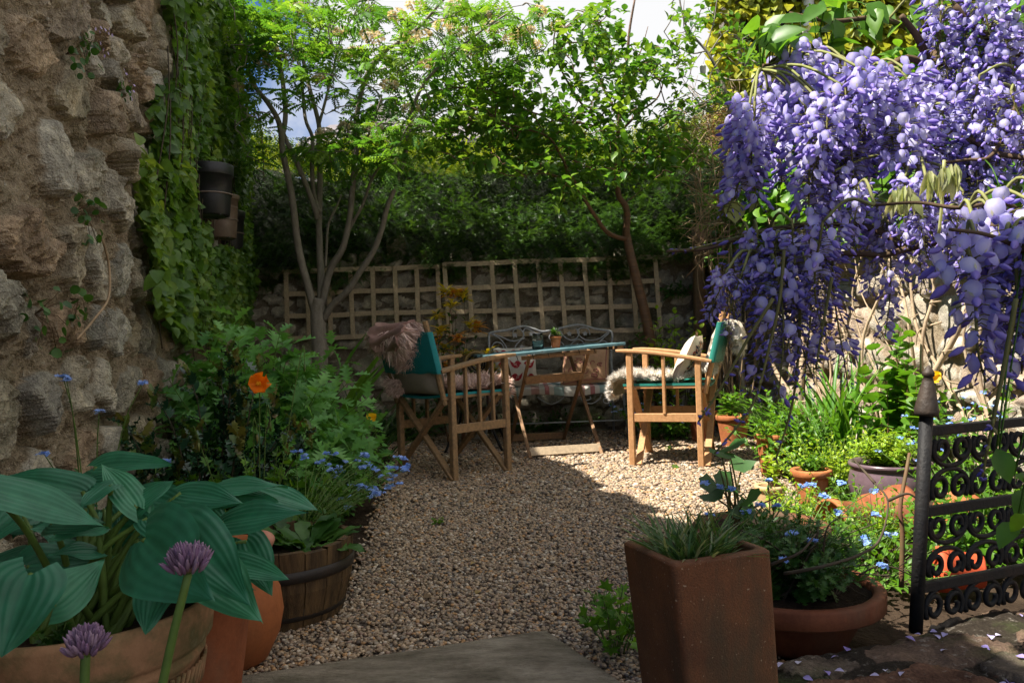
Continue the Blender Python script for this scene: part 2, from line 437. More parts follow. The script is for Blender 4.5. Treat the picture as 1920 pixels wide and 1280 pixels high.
try:
    cy.max_bounces=6; cy.diffuse_bounces=3; cy.glossy_bounces=2; cy.transmission_bounces=4; cy.transparent_max_bounces=4
    cy.use_denoising=True; cy.denoiser='OPENIMAGEDENOISE'; cy.use_adaptive_sampling=True; cy.adaptive_threshold=.02
    cy.sample_clamp_indirect=6; cy.caustics_reflective=False; cy.caustics_refractive=False
except Exception: pass
# ================= materials
M_soil=pm('soil',(.06,.04,.026),(.03,.02,.013),8,.95,.8,60,.1,bdist=.02)
M_gravelbed=pm('gravel_bed',(.30,.24,.19),(.16,.125,.10),120,.9,.9,140,.2,bdist=.01)
def pebmat():
    t=NT('pebbles'); a=t.attr('rnd')
    c=t.ramp(a,[(0,(.09,.07,.055)),(.10,(.27,.205,.14)),(.28,(.36,.27,.185)),(.42,(.24,.185,.135)),(.55,(.42,.32,.22)),(.68,(.33,.28,.225)),(.78,(.42,.25,.12)),(.84,(.30,.21,.16)),(.90,(.56,.49,.40)),(.96,(.17,.155,.14)),(1,(.62,.57,.52))],'CONSTANT')
    n=t.noise(90,t.obj(),3); c=t.mix(.6,c,t.ramp(n,[(.3,(.62,.55,.47)),(.7,(1.2,1.12,.98))]),'MULTIPLY')
    return t.out(t.bsdf(c,.6,.35))
M_peb=pebmat()
M_wallL=stonemat('rubble_stone',[(.37,.345,.27),(.50,.465,.38),(.44,.38,.27),(.32,.30,.25),(.43,.31,.20),(.55,.50,.39),(.42,.40,.33)],(.40,.325,.22),lich=(.58,.57,.50),mossamt=.5,bstr=1.0)
M_wallB=stonemat('back_stone',[(.27,.24,.185),(.36,.32,.25),(.31,.27,.21),(.23,.21,.17),(.40,.35,.26)],(.17,.14,.10),mossamt=.7)
M_wallR=stonemat('boundary_stone',[(.40,.34,.26),(.46,.42,.35),(.34,.29,.23),(.42,.30,.22)],(.34,.27,.19),mossamt=.3)
M_ledge=stonemat('ledge_stone',[(.065,.05,.04),(.12,.055,.032),(.085,.075,.06),(.14,.075,.045),(.06,.053,.043)],(.03,.024,.018),lich=(.36,.33,.28),mossamt=.75)
M_slab=pm('slab_stone',(.36,.31,.235),(.15,.125,.09),7,.95,1.0,45,.1,stretch=(1,3.2,1),c3=(.34,.29,.21),bdist=.014,stain=(.09,.085,.05),samt=.5)
# ================= ground
gm=MB(); gm.grid([[(-150,-60,-.02),(-150,240,-.02)],[(150,-60,-.02),(150,240,-.02)]])
tag(gm.build('ground',M_soil),'dark soil ground of the garden','ground',kind='structure')
gpoly=[(-.78,1.2),(-.74,2.05),(-.52,2.5),(-.74,4.9),(-1.0,6.45),(1.75,6.45),(1.62,5.0),(1.22,3.3),(.62,2.2),(.45,1.2)]
def inpoly(x,y,poly):
    ins=np.zeros(len(x),bool);n=len(poly)
    for i in range(n):
        x1,y1=poly[i];x2,y2=poly[(i+1)%n]
        c=((y1>y)!=(y2>y))&(x<(x2-x1)*(y-y1)/(y2-y1+1e-12)+x1); ins^=c
    return ins
gb=MB(); gb.add([(x,y,-.004) for x,y in gpoly],[tuple(reversed(range(len(gpoly))))])
tag(gb.build('gravel',M_gravelbed),'pea gravel bed between the planting','gravel',kind='structure')
pos=[];rad=[]
for (y0,y1,dens,rb) in ((1.6,2.6,14500,.0053),(2.6,3.6,11000,.0060),(3.6,4.8,6400,.0078),(4.8,6.4,3200,.010)):
    n=int(dens*(y1-y0)*2.9); x=U(-1.05,1.8,n); y=U(y0,y1,n); k=inpoly(x+U(-.06,.06,n),y,gpoly)
    x,y=x[k],y[k]; r=rb*np.exp(U(-.45,.42,len(x)))
    pos.append(np.stack([x,y,r*.3+U(0,.006,len(x))+.006*fbm(x*6,y*6,3,2)],1)); rad.append(r)
pos=np.concatenate(pos);rad=np.concatenate(rad);N=len(pos)
an=U(0,6.28,N)
pb=MB(); tv=T_ICO[0]*A(1,1,.68)
pb.scatter((tv,T_ICO[1]),pos,np.stack([np.cos(an),np.sin(an),U(-.35,.35,N)],1),np.stack([U(-.4,.4,N),U(-.4,.4,N),np.ones(N)],1),np.stack([rad*U(.75,1.1,N),rad*U(.9,1.45,N),rad],1))
tag(pb.build('pebble_layer',M_peb),'loose brown and grey pea shingle covering the garden floor','gravel',kind='stuff')
# ================= left high wall
def wall_from(name,label,o,dirv,norv,S,Z,size,seed,mat,depth,thick,amp=.5,aspect=1.4,topfun=None,gap=.12,macro=0,rough=0):
    """front face at point o + s*dirv, displaced along norv"""
    o=np.asarray(o,float);dirv=nrm(dirv);norv=nrm(norv)
    s,z=np.meshgrid(S,Z,indexing='ij')
    zz=z.copy()
    if topfun is not None: zz=np.where(z<2.2,z,2.2+(z-2.2)*(topfun(s)-2.2)/(Z[-1]-2.2)) if rough else z*(topfun(s)/Z[-1])
    h,val,msk=rubble(s,zz,size,seed,aspect,gap)
    d=h*depth+fbm(s*9,zz*9,seed+3,4)*depth*amp+fbm(s*40,zz*40,seed+5,3)*depth*.22+fbm(s*1.3,zz*1.3,seed+8,2)*macro
    if rough:
        h2,v2,_=rubble(s,zz,.06,seed+90,1.3,.06); h3,v3,_=rubble(s,zz,.03,seed+95,1.4,.06); d=d+(.020*(v2-.5)+.008*(v3-.5)+.006*h2)*(.4+.6*msk)*sstep(-.12,.12,fbm(s*3,zz*3,seed+74,3))
        d=d+rough*(fbm(s*55,zz*55,seed+71,3)*1.4-np.maximum(fbm(s*28,zz*28,seed+72,3)-.12,0)*4)*(1.35-msk*.75)-.05*sstep(.06,.2,fbm(s*4,zz*4,seed+73,3))*(1-msk)
    V=o+s[...,None]*dirv+d[...,None]*norv; V[...,2]+=zz
    m=MB()
    B=V-0; B=o+s[...,None]*dirv-thick*norv; B=B.copy(); B[...,2]+=zz
    m.grid(V,val); 
    ring=[(i,0) for i in range(len(S))]
    # top, ends and back closed off
    tv=np.stack([V[:,-1],B[:,-1]],1); m.grid(tv,np.stack([val[:,-1]]*2,1))
    m.grid(np.stack([B[:,0],B[:,-1]],1)[::-1],.3)
    m.grid(np.stack([V[0],B[0]],0)[::-1],np.stack([val[0]]*2)); m.grid(np.stack([V[-1],B[-1]],0),np.stack([val[-1]]*2))
    mk=np.concatenate([msk.ravel(),np.stack([msk[:,-1]]*2,1).ravel(),np.ones(len(S)*2),np.stack([msk[0]]*2).ravel(),np.stack([msk[-1]]*2).ravel()])
    ob=m.build(name,mat,origin=o,attrs={'msk':mk},smooth=not rough)
    return tag(ob,label,'wall'),V
WD=nrm(A(-.24,1,0)); WN=A(WD[1],-WD[0],0)          # along the wall, into the garden
WO=A(-1.83,4.5,0)
def wallp(d,z,off=0):                              # point on the wall face at depth d
    t=(d-4.5)/WD[1]; return WO+WD*t+WN*off+A(0,0,z)
S=np.concatenate([np.arange(-4.3,-2.9,.05),np.arange(-2.9,-.85,.0095),np.arange(-.85,2.35,.05)])
Z=np.concatenate([np.arange(-.1,2.35,.010),np.arange(2.35,3.4,.06)])
def tfl(s): return 3.25-.02*sstep(-2.6,-3.4,s)
wall_from('stone_wall','tall rough rubble stone wall on the left, half hidden by climbing greenery',WO,WD,WN,S,Z,.21,21,M_wallL,.048,.45,1.25,1.25,tfl,gap=.30,macro=.085,rough=.017)
# ================= low back wall
S=np.arange(-2.5,4.0,.024); Z=np.arange(-.1,1.5,.022)
def tf(s): return 1.42+.10*(vnoise(s*5+3,s*0+2,77)-.3)
wall_from('stone_wall','low mossy stone wall at the back behind the trellis',A(0,6.62,0),A(1,0,0),A(0,-1,0),S,Z,.15,33,M_wallB,.035,.35,.6,1.7,tf,.16)
cm=MB()
for i,x in enumerate(np.arange(-1.9,2.0,.19)):     # upright coping stones
    if rng.random()<.3: continue
    w=.05+.05*rng.random(); hh=U(.02,.10)+(.16 if i in (5,) else 0); x=x+U(-.04,.04)
    pr=[(w*math.copysign(abs(math.cos(a))**.5,math.cos(a))*U(.85,1.1),.09*math.copysign(abs(math.sin(a))**.5,math.sin(a))*U(.85,1.1)) for a in np.linspace(0,2*math.pi,13)[:-1]]
    cm.sweep(cr([A(x,6.72,1.36),A(x+U(-.01,.01),6.72,1.40+hh*.6),A(x+U(-.02,.02),6.73,1.44+hh)],4),[(a,b) for a,b in pr],(0,1,0),r=rng.random(),scale=[1.05]*5+[1,.98,.95,.82])
cmk=np.full(cm.n,.95)
co_=cm.build('coping',M_wallB,bpy.data.objects['stone_wall.001'],attrs={'msk':cmk}); 
# ================= right boundary wall
S=np.arange(0,5.2,.026); Z=np.arange(-.1,1.62,.026)
RD=nrm(A(.80,-4.0,0)); RN=A(RD[1],-RD[0],0)
RO=A(1.72,6.5,0)
def rwall(d,z,off=0): t=(6.5-d)/(-RD[1]); return RO+RD*t+RN*off+A(0,0,z)
wall_from('stone_wall','sunlit stone boundary wall on the right behind bare vine stems',RO,RD,RN,S,Z,.17,44,M_wallR,.05,.35,.6,1.5)
# ================= slab and ledge
def slab_prism(poly,z0,z1,n=40):
    m=MB(); xs=np.array(poly)
    # bilinear patch of a quad
    a,b,c,d=[A(*p,0) for p in poly]; V=np.zeros((n,n,3))
    u=np.linspace(0,1,n)
    for i,p in enumerate(u):
        for j,q in enumerate(u):
            x=(a*(1-p)+b*p)*(1-q)+(d*(1-p)+c*p)*q; e=min(p,1-p,q,1-q)
            V[i,j]=x+A(0,0,z1-.006*math.exp(-e*60)+.005*(fbm(np.array(x[0]*7),np.array(x[1]*7),5)))
    m.grid(V)
    rim=[V[i,0] for i in range(n)]+[V[-1,j] for j in range(1,n)]+[V[i,-1] for i in range(n-2,-1,-1)]+[V[0,j] for j in range(n-2,0,-1)]
    m.grid([[r for r in rim+[rim[0]]],[A(r[0],r[1],z0) for r in rim+[rim[0]]]])
    return m
sp=[(-1.15,1.30),(.37,1.42),(.06,2.03),(-.98,1.71)]
sp=[(-.98,1.71),(-.80,1.15),(.42,1.25),(.06,2.03)]
tag(slab_prism(sp[::1],-.05,.018).build('paving_slab',M_slab,origin=(-.3,1.6,0)),'worn grey paving slab at the bottom edge of the gravel','slab')
nx,ny=150,70
s,q=np.meshgrid(np.linspace(.46,1.75,nx),np.linspace(0,1,ny),indexing='ij')
far=1.64+(s-.55)*.40+fbm(s*6,s*0,14,2)*.05; yy=.95+(far-.95)*q
h,val,msk=rubble(s,yy,.25,91,1.5,.07)
z=.086+.014*h+fbm(s*11,yy*11,6,4)*.03+fbm(s*50,yy*50,16,3)*.012-.02*np.exp(-(1-q)*30)
m=MB(); V=np.stack([s,yy,z],-1); m.grid(V,val); B=V.copy(); B[...,2]=-.03
m.grid(np.stack([V[:,-1],B[:,-1]],1),np.stack([val[:,-1]]*2,1)); m.grid(np.stack([V[0],B[0]],0)[::-1],np.stack([val[0]]*2)); m.grid(np.stack([V[-1],B[-1]],0),np.stack([val[-1]]*2)); m.grid(np.stack([V[:,0],B[:,0]],1)[::-1],np.stack([val[:,0]]*2,1))
mk=np.concatenate([msk.ravel(),np.stack([msk[:,-1]]*2,1).ravel(),np.stack([msk[0]]*2).ravel(),np.stack([msk[-1]]*2).ravel(),np.stack([msk[:,0]]*2,1).ravel()])
tag(m.build('stone_ledge',M_ledge,origin=(1,1.3,0),attrs={'msk':mk}),'low dark stone and brick ledge at the lower right, sprinkled with petals','ledge')
LEDGE=(s,yy,z)
rng=np.random.default_rng(114);random.seed(114)
# ================= materials
def wood(name,c,c2,stretch=(6,6,6)): return pm(name,c,c2,9,.62,.35,70,.25,stretch=stretch,bdist=.002)
M_woodL=wood('weathered_teak',(.31,.19,.095),(.17,.11,.06))
M_woodR=wood('warm_teak',(.50,.27,.12),(.36,.185,.08))
M_woodT=wood('table_timber',(.27,.15,.07),(.15,.09,.048))
M_trel=wood('trellis_timber',(.48,.37,.24),(.31,.24,.16))
M_post=wood('post_timber',(.22,.12,.06),(.14,.08,.045))
M_canv=pm('teal_canvas',(.012,.23,.25),(.01,.18,.20),7,.55,.35,260,.3)
M_canv2=pm('green_canvas',(.02,.20,.155),(.017,.155,.125),7,.5,.35,260,.35)
M_blue=pm('blue_paint',(.055,.135,.155),(.12,.20,.215),14,.6,.3,50,.3,c3=(.10,.07,.05))
M_iron=pm('black_iron',(.009,.009,.010),(.016,.015,.014),30,.62,.5,120,.25,c3=(.05,.03,.02),stain=(.07,.032,.016),samt=.55)
M_rust=pm('rusty_finial',(.045,.030,.02),(.02,.015,.012),25,.6,.5,90,.4)
M_white=pm('white_metal',(.40,.41,.42),(.27,.28,.29),40,.5,.3,100,.4)
def leafattr(name,c1,c2,rough=.9,sheen=.0):
    t=NT(name); c=t.ramp(t.attr('rnd'),[(0,c1),(1,c2)]); return t.out(t.bsdf(c,rough,.15,sheen=sheen))
M_furP=leafattr('pink_fleece',(.46,.29,.24),(.86,.66,.58)); M_furPs=leafattr('pale_pink_fleece',(.52,.33,.26),(.86,.66,.56))
M_furW=leafattr('white_fleece',(.52,.47,.40),(.88,.84,.77))
M_hideP=pm('pink_hide',(.34,.20,.165),(.26,.15,.12),8,.9,.2); M_hide=pm('hide',(.55,.48,.38),(.42,.36,.28),8,.85,.2)  # pink hide toned darker than its fleece, painting shade into the gaps between tufts
M_cushG=pm('grey_linen',(.30,.255,.21),(.24,.205,.17),6,.9,.4,220,.1)
M_cushC=pm('cream_cotton',(.62,.55,.45),(.52,.46,.37),6,.9,.3,200,.1)
M_stripe=pm('pale_stripe',(.42,.39,.35),(.36,.33,.29),30,.9,.3,200,.1)
M_birdred=pm('red_print',(.36,.03,.04),(.28,.02,.03),20,.85,.2)
M_cushW=pm('white_cotton',(.60,.56,.50),(.52,.48,.43),6,.9,.3,200,.1)
M_tan=pm('tan_tapestry',(.50,.30,.18),(.40,.24,.145),14,.9,.5,180,.1)
M_rose=pm('rose_print',(.36,.13,.12),(.30,.10,.10),20,.9,.2)
M_plaid=None
def plaidmat():
    t=NT('checked_wool'); v=t.n('SeparateXYZ',{0:t.obj()})
    def band(sock,per,a,b,off=0):
        q=t.n('Math',{0:sock,1:off},operation='ADD'); f=t.n('Math',{0:q,1:per},operation='DIVIDE'); f=t.n('Math',{0:f},operation='FRACT')
        g=t.n('Math',{0:f,1:a},operation='GREATER_THAN'); l=t.n('Math',{0:f,1:b},operation='LESS_THAN'); return t.n('Math',{0:g,1:l},operation='MULTIPLY')
    c=t.mix(band(v.outputs[0],.34,.0,.22),(.58,.55,.50),(.30,.40,.39)); c=t.mix(band(v.outputs[0],.34,.5,.68),c,(.48,.30,.27))
    c=t.mix(band(v.outputs[0],.34,.80,.90),c,(.40,.17,.17))
    b1=t.n('Math',{0:band(v.outputs[1],.12,.0,.5),1:.45},operation='MULTIPLY'); c=t.mix(b1,c,(.45,.30,.27))
    n=t.noise(260,t.obj(),3); return t.out(t.bsdf(c,.95,.1,0,n,.5,.003))
M_plaid=plaidmat()
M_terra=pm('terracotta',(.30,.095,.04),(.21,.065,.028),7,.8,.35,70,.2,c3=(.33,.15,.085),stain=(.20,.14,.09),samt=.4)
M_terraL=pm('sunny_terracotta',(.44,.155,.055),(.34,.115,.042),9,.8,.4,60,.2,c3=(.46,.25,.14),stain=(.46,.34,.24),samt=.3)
M_soilp=pm('potting_soil',(.035,.024,.016),(.015,.01,.008),40,.95,.9,120,.1,bdist=.01)
def glassmat():
    t=NT('clear_glass'); g=t.n('BsdfGlass',{'Roughness':.03,'IOR':1.3,'Color':(.93,.97,.95,1)}); return t.out(g)
M_glass=glassmat()
# ================= trellis panels
def trellis(label,x0,x1,z0,z1,nv,nh,y,drop=0,lean=0):
    t=thing('trellis_panel',label,'trellis',(x0,y,0),group='trellis panels on the back wall')
    for i in range(nv):
        x=x0+(x1-x0)*i/(nv-1); e=U(-.006,.006); dz=drop*(x-x0)/(x1-x0)
        MB().bar(A(x+e,y-.009,z0-.015+dz),A(x+e+lean+U(-.006,.006),y-.009,z1+.012+dz),.036,.012,(0,1,0)).build('upright',M_trel,t,smooth=False)
    for j in range(nh):
        z=z0+(z1-z0)*j/(nh-1)
        m=MB(); pts=[A(x0-.03+(x1-x0+.06)*k/6,y+.005,z+drop*k/6+.004*math.sin(k*2+j)) for k in range(7)]
        m.sweep(pts,[(-.006,-.019),(.006,-.019),(.006,.019),(-.006,.019)],(0,0,1)); m.build('rail',M_trel,t,smooth=False)
    return t
yT=6.50
a=P(838,492,yT); b=P(1236,614,yT)
trellis('longer wooden trellis panel on the back wall behind the bench',a[0],b[0],b[2]-.01,a[2]-.015,10,4,yT,0,-.02)
a=P(535,512,yT+.02); b=P(826,625,yT+.02)
trellis('shadier wooden trellis panel behind the many-stemmed rowan trunk',a[0],b[0],b[2]-.0,P(826,494,yT)[2]-.02,8,4,yT+.03,.0,.0)
# ================= wooden post at back right corner
p0=G(1312,752); 
MB().bar(A(1.50,6.42,-.05),A(1.53,6.42,1.62),.085,.085,(0,1,0)).build('post_',M_post)
o=bpy.data.objects['post_']; o.name='wooden_post'; tag(o,'dark brown timber post in the back right corner under the dry twigs','post')
# ================= director chairs
def dchair(label,loc,rz,mw,mc,slats,sg):
    t=thing('folding_chair',label,'chair',loc,rz,'wooden director chairs at the table',local=True)
    W=.25; D=.195
    az=lambda y:.628+.075*math.sin((y+.27)/.52*1.35)-.028
    for s_ in (-1,1):
        x=s_*W
        MB().bar(A(x,D,0),A(x,D,az(D)-.012),.036,.034,(0,1,0)).build('leg',mw,t,smooth=False)
        MB().bar(A(x,-D,0),A(x,-D,az(-D)-.012),.036,.034,(0,1,0)).build('leg',mw,t,smooth=False)
        m=MB(); pts=[A(x,y,az(y)) for y in np.linspace(-.27,.27,11)]
        m.sweep(pts,[(-.026,-.011),(.026,-.011),(.029,-.004),(.029,.006),(.024,.012),(-.024,.012),(-.029,.006),(-.029,-.004)],(0,0,1),scale=[.8]+[1]*8+[.95,.7]); m.build('armrest',mw,t,smooth=False)
        MB().bar(A(x,-D+.017,.285),A(x,D-.017,.285),.024,.048).build('stretcher',mw,t,smooth=False)
        for k in range(slats):
            y=-D+2*D*(k+1)/(slats+1); w=.022 if slats>1 else .036
            MB().bar(A(x,y,.308),A(x,y,az(y)-.010),w,.016,(0,1,0)).build('spindle',mw,t,smooth=False)
        MB().bar(A(x-s_*.022,-D-.03,.42),A(x-s_*.022,-D-.145,.875),.030,.030,(0,1,0),c=.3).build('back_post',mw,t,smooth=False)
        MB().bar(A(x-s_*.03,-D,.462),A(x-s_*.03,D+.04,.462),.03,.026).build('seat_rail',mw,t,smooth=False)
    for y in (-D-.032,D-.034):
        for s_ in (-1,1):
            yy=y+(.022 if s_>0 else 0)
            MB().bar(A(-s_*(W-.01),yy,.455),A(s_*(W+.005),yy,.012),.02,.038,(0,1,0)).build('cross_leg',mw,t,smooth=False)
    # seat canvas, sagging
    u=np.linspace(-1,1,15);v=np.linspace(-1,1,13);X,Y=np.meshgrid(u,v,indexing='ij')
    def sheet(th):
        top=np.stack([X*(W-.012),Y*.24,.480-.018*(1-X**2)],-1); bot=top-A(0,0,th)
        m=MB(); m.grid(top); m.grid(bot[::-1])
        for e in (0,-1): m.grid(np.stack([top[e],bot[e]],0)); m.grid(np.stack([top[:,e],bot[:,e]],1))
        return m
    sheet(.014).build('seat',mc,t)
    # back canvas wraps round the posts
    pts=[];n=24
    for i in range(n+1):
        x=-1+2*i/n; pts.append((x*(W+.0),-.02*(1-x*x)))
    zz=np.linspace(.592,.818,9); 
    F=np.array([[A(px,-D-.03-(z-.42)*.253+.018+py,z+.003*math.sin(i)) for z in zz] for i,(px,py) in enumerate(pts)])
    B=np.array([[A(px,-D-.03-(z-.42)*.253-.018+py*.9,z+.003*math.sin(i)) for z in zz] for i,(px,py) in enumerate(pts)])
    m=MB(); m.grid(F); m.grid(B[::-1])
    for e in (0,-1):
        mid=(F[e]+B[e])/2+A((1 if e else -1)*.012,0,0); m.grid(np.stack([F[e],mid,B[e]],0))
    for e in (0,-1): m.grid(np.stack([F[:,e],B[:,e]],1))
    bk=m.build('backrest',mc,t)
    m=MB()
    for z in (.604,.806):
        m.tube([A(px,-D-.03-(z-.42)*.253-.0195+py*.9,z) for px,py in pts],.0016,n=4)
    m.build('seam',mc,bk)
    return t
CL=(-.36,4.63,0); RL=R(-47.8); CRr=(.945,4.79,0); RR=R(70)
chL=dchair('weathered director chair with teal canvas and three spindles per arm, left of the table',CL,RL,M_woodL,M_canv,3,1)
chR=dchair('warm orange-brown director chair with green canvas, right of the table',CRr,RR,M_woodR,M_canv2,1,-1)
def xf(c,rz,v):
    v=np.asarray(v,float).reshape(-1,3); ca,sa=math.cos(rz),math.sin(rz)
    return np.stack([v[:,0]*ca-v[:,1]*sa+c[0],v[:,0]*sa+v[:,1]*ca+c[1],v[:,2]+c[2]],1)
# ---- fleece: a hide sheet given as a local surface path (y,z) with half width, offset outwards
def fleece(name,label,c,rz,path,hw,flen,n,mf,mh,fringe=.012,group=None,lump=.02,T=T_HAIR,seed=3,xoff=0,both=True,hw_=1.5):
    base=xf(c,rz,[(0,0,0)])[0]; t=thing(name,label,'sheepskin',base,group=group)
    pts=cr([A(0,y,z) for y,z in path],6); k=len(pts); u=np.linspace(-1,1,13)
    hws=np.interp(np.linspace(0,1,k),np.linspace(0,1,len(hw)),hw)
    V=np.zeros((k,13,3));Nn=np.zeros((k,13,3))
    for i,p in enumerate(pts):
        tg=nrm(pts[min(i+1,k-1)]-pts[max(i-1,0)]); no=A(0,-tg[2],tg[1])
        for j,q in enumerate(u):
            wob=1+.12*math.sin(i*.9+seed)+.08*math.sin(i*2.1)
            V[i,j]=p+A(q*hws[i]*wob+xoff,0,0)+no*(.012+lump*(1-q*q)*(.6+.4*math.sin(i*.8+j*.7+seed))); Nn[i,j]=no+A(q*.5,0,0)
    m=MB(); W3=xf(c,rz,V.reshape(-1,3)).reshape(V.shape); m.grid(W3)
    Bk=xf(c,rz,(V-Nn*.012).reshape(-1,3)).reshape(V.shape); m.grid(Bk[::-1])
    for e in (0,-1): m.grid(np.stack([W3[e],Bk[e]],0)); m.grid(np.stack([W3[:,e],Bk[:,e]],1))
    m.build('hide',mh,t)
    # strands
    a=U(0,k-1.001,n); b=U(0,11.999,n); ed=rng.random(n)<.25; b=np.where(ed,np.where(rng.random(n)<.5,U(0,.6,n),U(11.4,11.999,n)),b); ee=rng.random(n)<.14; a=np.where(ee,np.where(rng.random(n)<.5,U(0,.8,n),U(k-1.8,k-1.01,n)),a)
    ia=a.astype(int);ib=b.astype(int);fa=(a-ia)[:,None];fb=(b-ib)[:,None]
    L=lambda M:(M[ia,ib]*(1-fa)+M[ia+1,ib]*fa)*(1-fb)+(M[ia,ib+1]*(1-fa)+M[ia+1,ib+1]*fa)*fb
    ps=L(V);ns=nrm(L(Nn)); cl=vnoise(a*1.3,b*.9,seed)*6.28; side=np.stack([np.cos(cl),np.sin(cl)*.6,np.sin(cl)*.5-.45],1)
    out=np.stack([(b/6-1)*.6*(ed*1.0+.25),np.zeros(n),np.zeros(n)],1)
    fw=ns*.9+side*.75+out+U(-.4,.4,(n,3)); 
    z0=xf((0,0,0),rz,fw); zn=xf((0,0,0),rz,U(-1,1,(n,3)))
    m=MB(); lens=flen*U(.55,1.15,n); m.scatter(T,xf(c,rz,ps),z0,zn,np.stack([np.full(n,flen*hw_),lens,lens],1),np.clip(vnoise(a*3.1,b*3.1,seed+4)*.9+U(-.1,.3,n),0,1))
    m.build('fleece',mf,t); return t
# pink one: rolled over the back of the left chair and along the seat
fleece('sheepskin','long-haired dusty pink sheepskin flopped over the back of the left chair',CL,RL,[(-.24,.68),(-.28,.77),(-.315,.84),(-.36,.885),(-.42,.86),(-.455,.79),(-.44,.715)],[.06,.10,.14,.165,.165,.15,.11],.095,11000,M_furP,M_hideP,lump=.045,seed=3,xoff=-.015,hw_=.85)
fleece('sheepskin','pale pink sheepskin spread along the seat of the left chair',CL,RL,[(-.215,.57),(-.20,.512),(-.10,.492),(.02,.490),(.12,.494),(.20,.505),(.255,.500),(.275,.45)],[.12,.17,.20,.20,.20,.20,.19,.16],.05,5200,M_furPs,M_hideP,lump=.03,seed=8)
fleece('sheepskin','small tuft of brown sheepskin sticking out behind the left chair seat',CL,RL,[(-.25,.50),(-.27,.53),(-.275,.56)],[.05,.065,.05],.05,900,M_furP,M_hideP,lump=.02,seed=5,xoff=-.16)
fleece('sheepskin','white shaggy sheepskin hung over the back of the right chair',CRr,RR,[(-.20,.55),(-.24,.66),(-.285,.78),(-.33,.835),(-.40,.82),(-.435,.74),(-.44,.655)],[.16,.18,.19,.20,.20,.19,.14],.055,9000,M_furW,M_hide,lump=.03,seed=12,xoff=.03,hw_=.8)
fleece('sheepskin','cream sheepskin on the seat of the right chair drooping over its front edge',CRr,RR,[(-.22,.53),(-.10,.500),(.05,.492),(.18,.498),(.27,.505),(.315,.465),(.31,.40)],[.16,.19,.20,.20,.20,.19,.15],.042,8500,M_furW,M_hide,lump=.03,seed=15,hw_=.8)
# ---- cushions
def cushion(name,label,frame,w,h,th,mat,group=None,pts=None):
    """frame: (centre, xdir, ydir) ; pillow of w x h, thickness th"""
    c,xd,yd=[np.asarray(q,float) for q in frame]; xd=nrm(xd);yd=nrm(yd);zd=np.cross(xd,yd)
    n=17;u=np.linspace(-1,1,n);X,Y=np.meshgrid(u,u,indexing='ij')
    pin=1-.07*(1-np.abs(Y)**2)*(np.abs(X)**4)
    e=(1-np.abs(X)**2.6)*(1-np.abs(Y)**2.6); H=th/2*np.maximum(e,0)**.5+.012*fbm(X*2+w*9,Y*2,5,2)*e
    px=X*w/2*(1-.06*(1-Y**2)*X**2);py=Y*h/2*(1-.06*(1-X**2)*Y**2)
    F=c+px[...,None]*xd+py[...,None]*yd+H[...,None]*zd; B=c+px[...,None]*xd+py[...,None]*yd-H[...,None]*zd
    m=MB();m.grid(F);m.grid(B[::-1]); o=m.build(name,mat,origin=c); tag(o,label,'cushion',group)
    def surf(a,b,off=.003):
        a=np.clip(np.asarray(a,float),-.97,.97);b=np.clip(np.asarray(b,float),-.97,.97)
        e=(1-np.abs(a)**2.6)*(1-np.abs(b)**2.6); Hh=th/2*e**.5+.012*fbm(a*2+w*9,b*2,5,2)*e+off
        return (c+(a*w/2*(1-.06*(1-b**2)*a**2))[...,None]*xd+(b*h/2*(1-.06*(1-a**2)*b**2))[...,None]*yd+Hh[...,None]*zd)
    return o,surf,zd
def fwd(rz,v): return xf((0,0,0),rz,[v])[0]
# grey cushion of the left chair, seen under the back canvas
o,sf,_=cushion('cushion','grey linen cushion with a pale stripe on the left chair, bulging below its teal back',(xf(CL,RL,[(.0,-.235,.585)])[0],fwd(RL,(-1,0,0)),fwd(RL,(0,-.14,1))),.45,.24,.13,M_cushG)
m=MB(); a=np.linspace(-.12,.22,8);b=np.linspace(-.93,.93,22);X,Y=np.meshgrid(a,b,indexing='ij'); m.grid(sf(X,Y,.0025)); m.build('stripe',M_stripe,o)
m=MB()
for k in (-.16,-.10,.0,.08,.15,.27):
    m.tube([p for p in sf(np.full(20,k),np.linspace(-.9,.9,20),.0035)],.0016,n=4)
m.build('stitching',M_cushW,o)
# patterned cushion on the right chair leaning on its back
o,sf,_=cushion('cushion','small multicoloured patterned cushion leaning in the right chair against the white fleece',(xf(CRr,RR,[(-.05,-.115,.615)])[0],fwd(RR,(1,0,0)),fwd(RR,(0,-.5,1))),.34,.30,.10,M_cushC)
cols=[(.30,.05,.04),(.05,.10,.09),(.38,.16,.05),(.10,.12,.04),(.03,.03,.05)]
for k,cc in enumerate(cols):
    m=MB(); n=46; a=U(-.85,.85,n);b=U(-.85,.85,n)
    for x,y in zip(a,b):
        an=U(0,6.28); q=[(x+.075*s1*math.cos(an+h1),y+.075*s1*math.sin(an+h1)) for h1,s1 in ((0,1.2),(1.2,.6),(2.2,.7),(3.14,1.2),(4.4,.6),(5.2,.7))]
        m.add(sf(np.array([i[0] for i in q]),np.array([i[1] for i in q]),.003+.0008*k),[tuple(range(6))])
    m.build('floral_print',pm('print_%d'%k,cc,None,20,.9,.1),o)
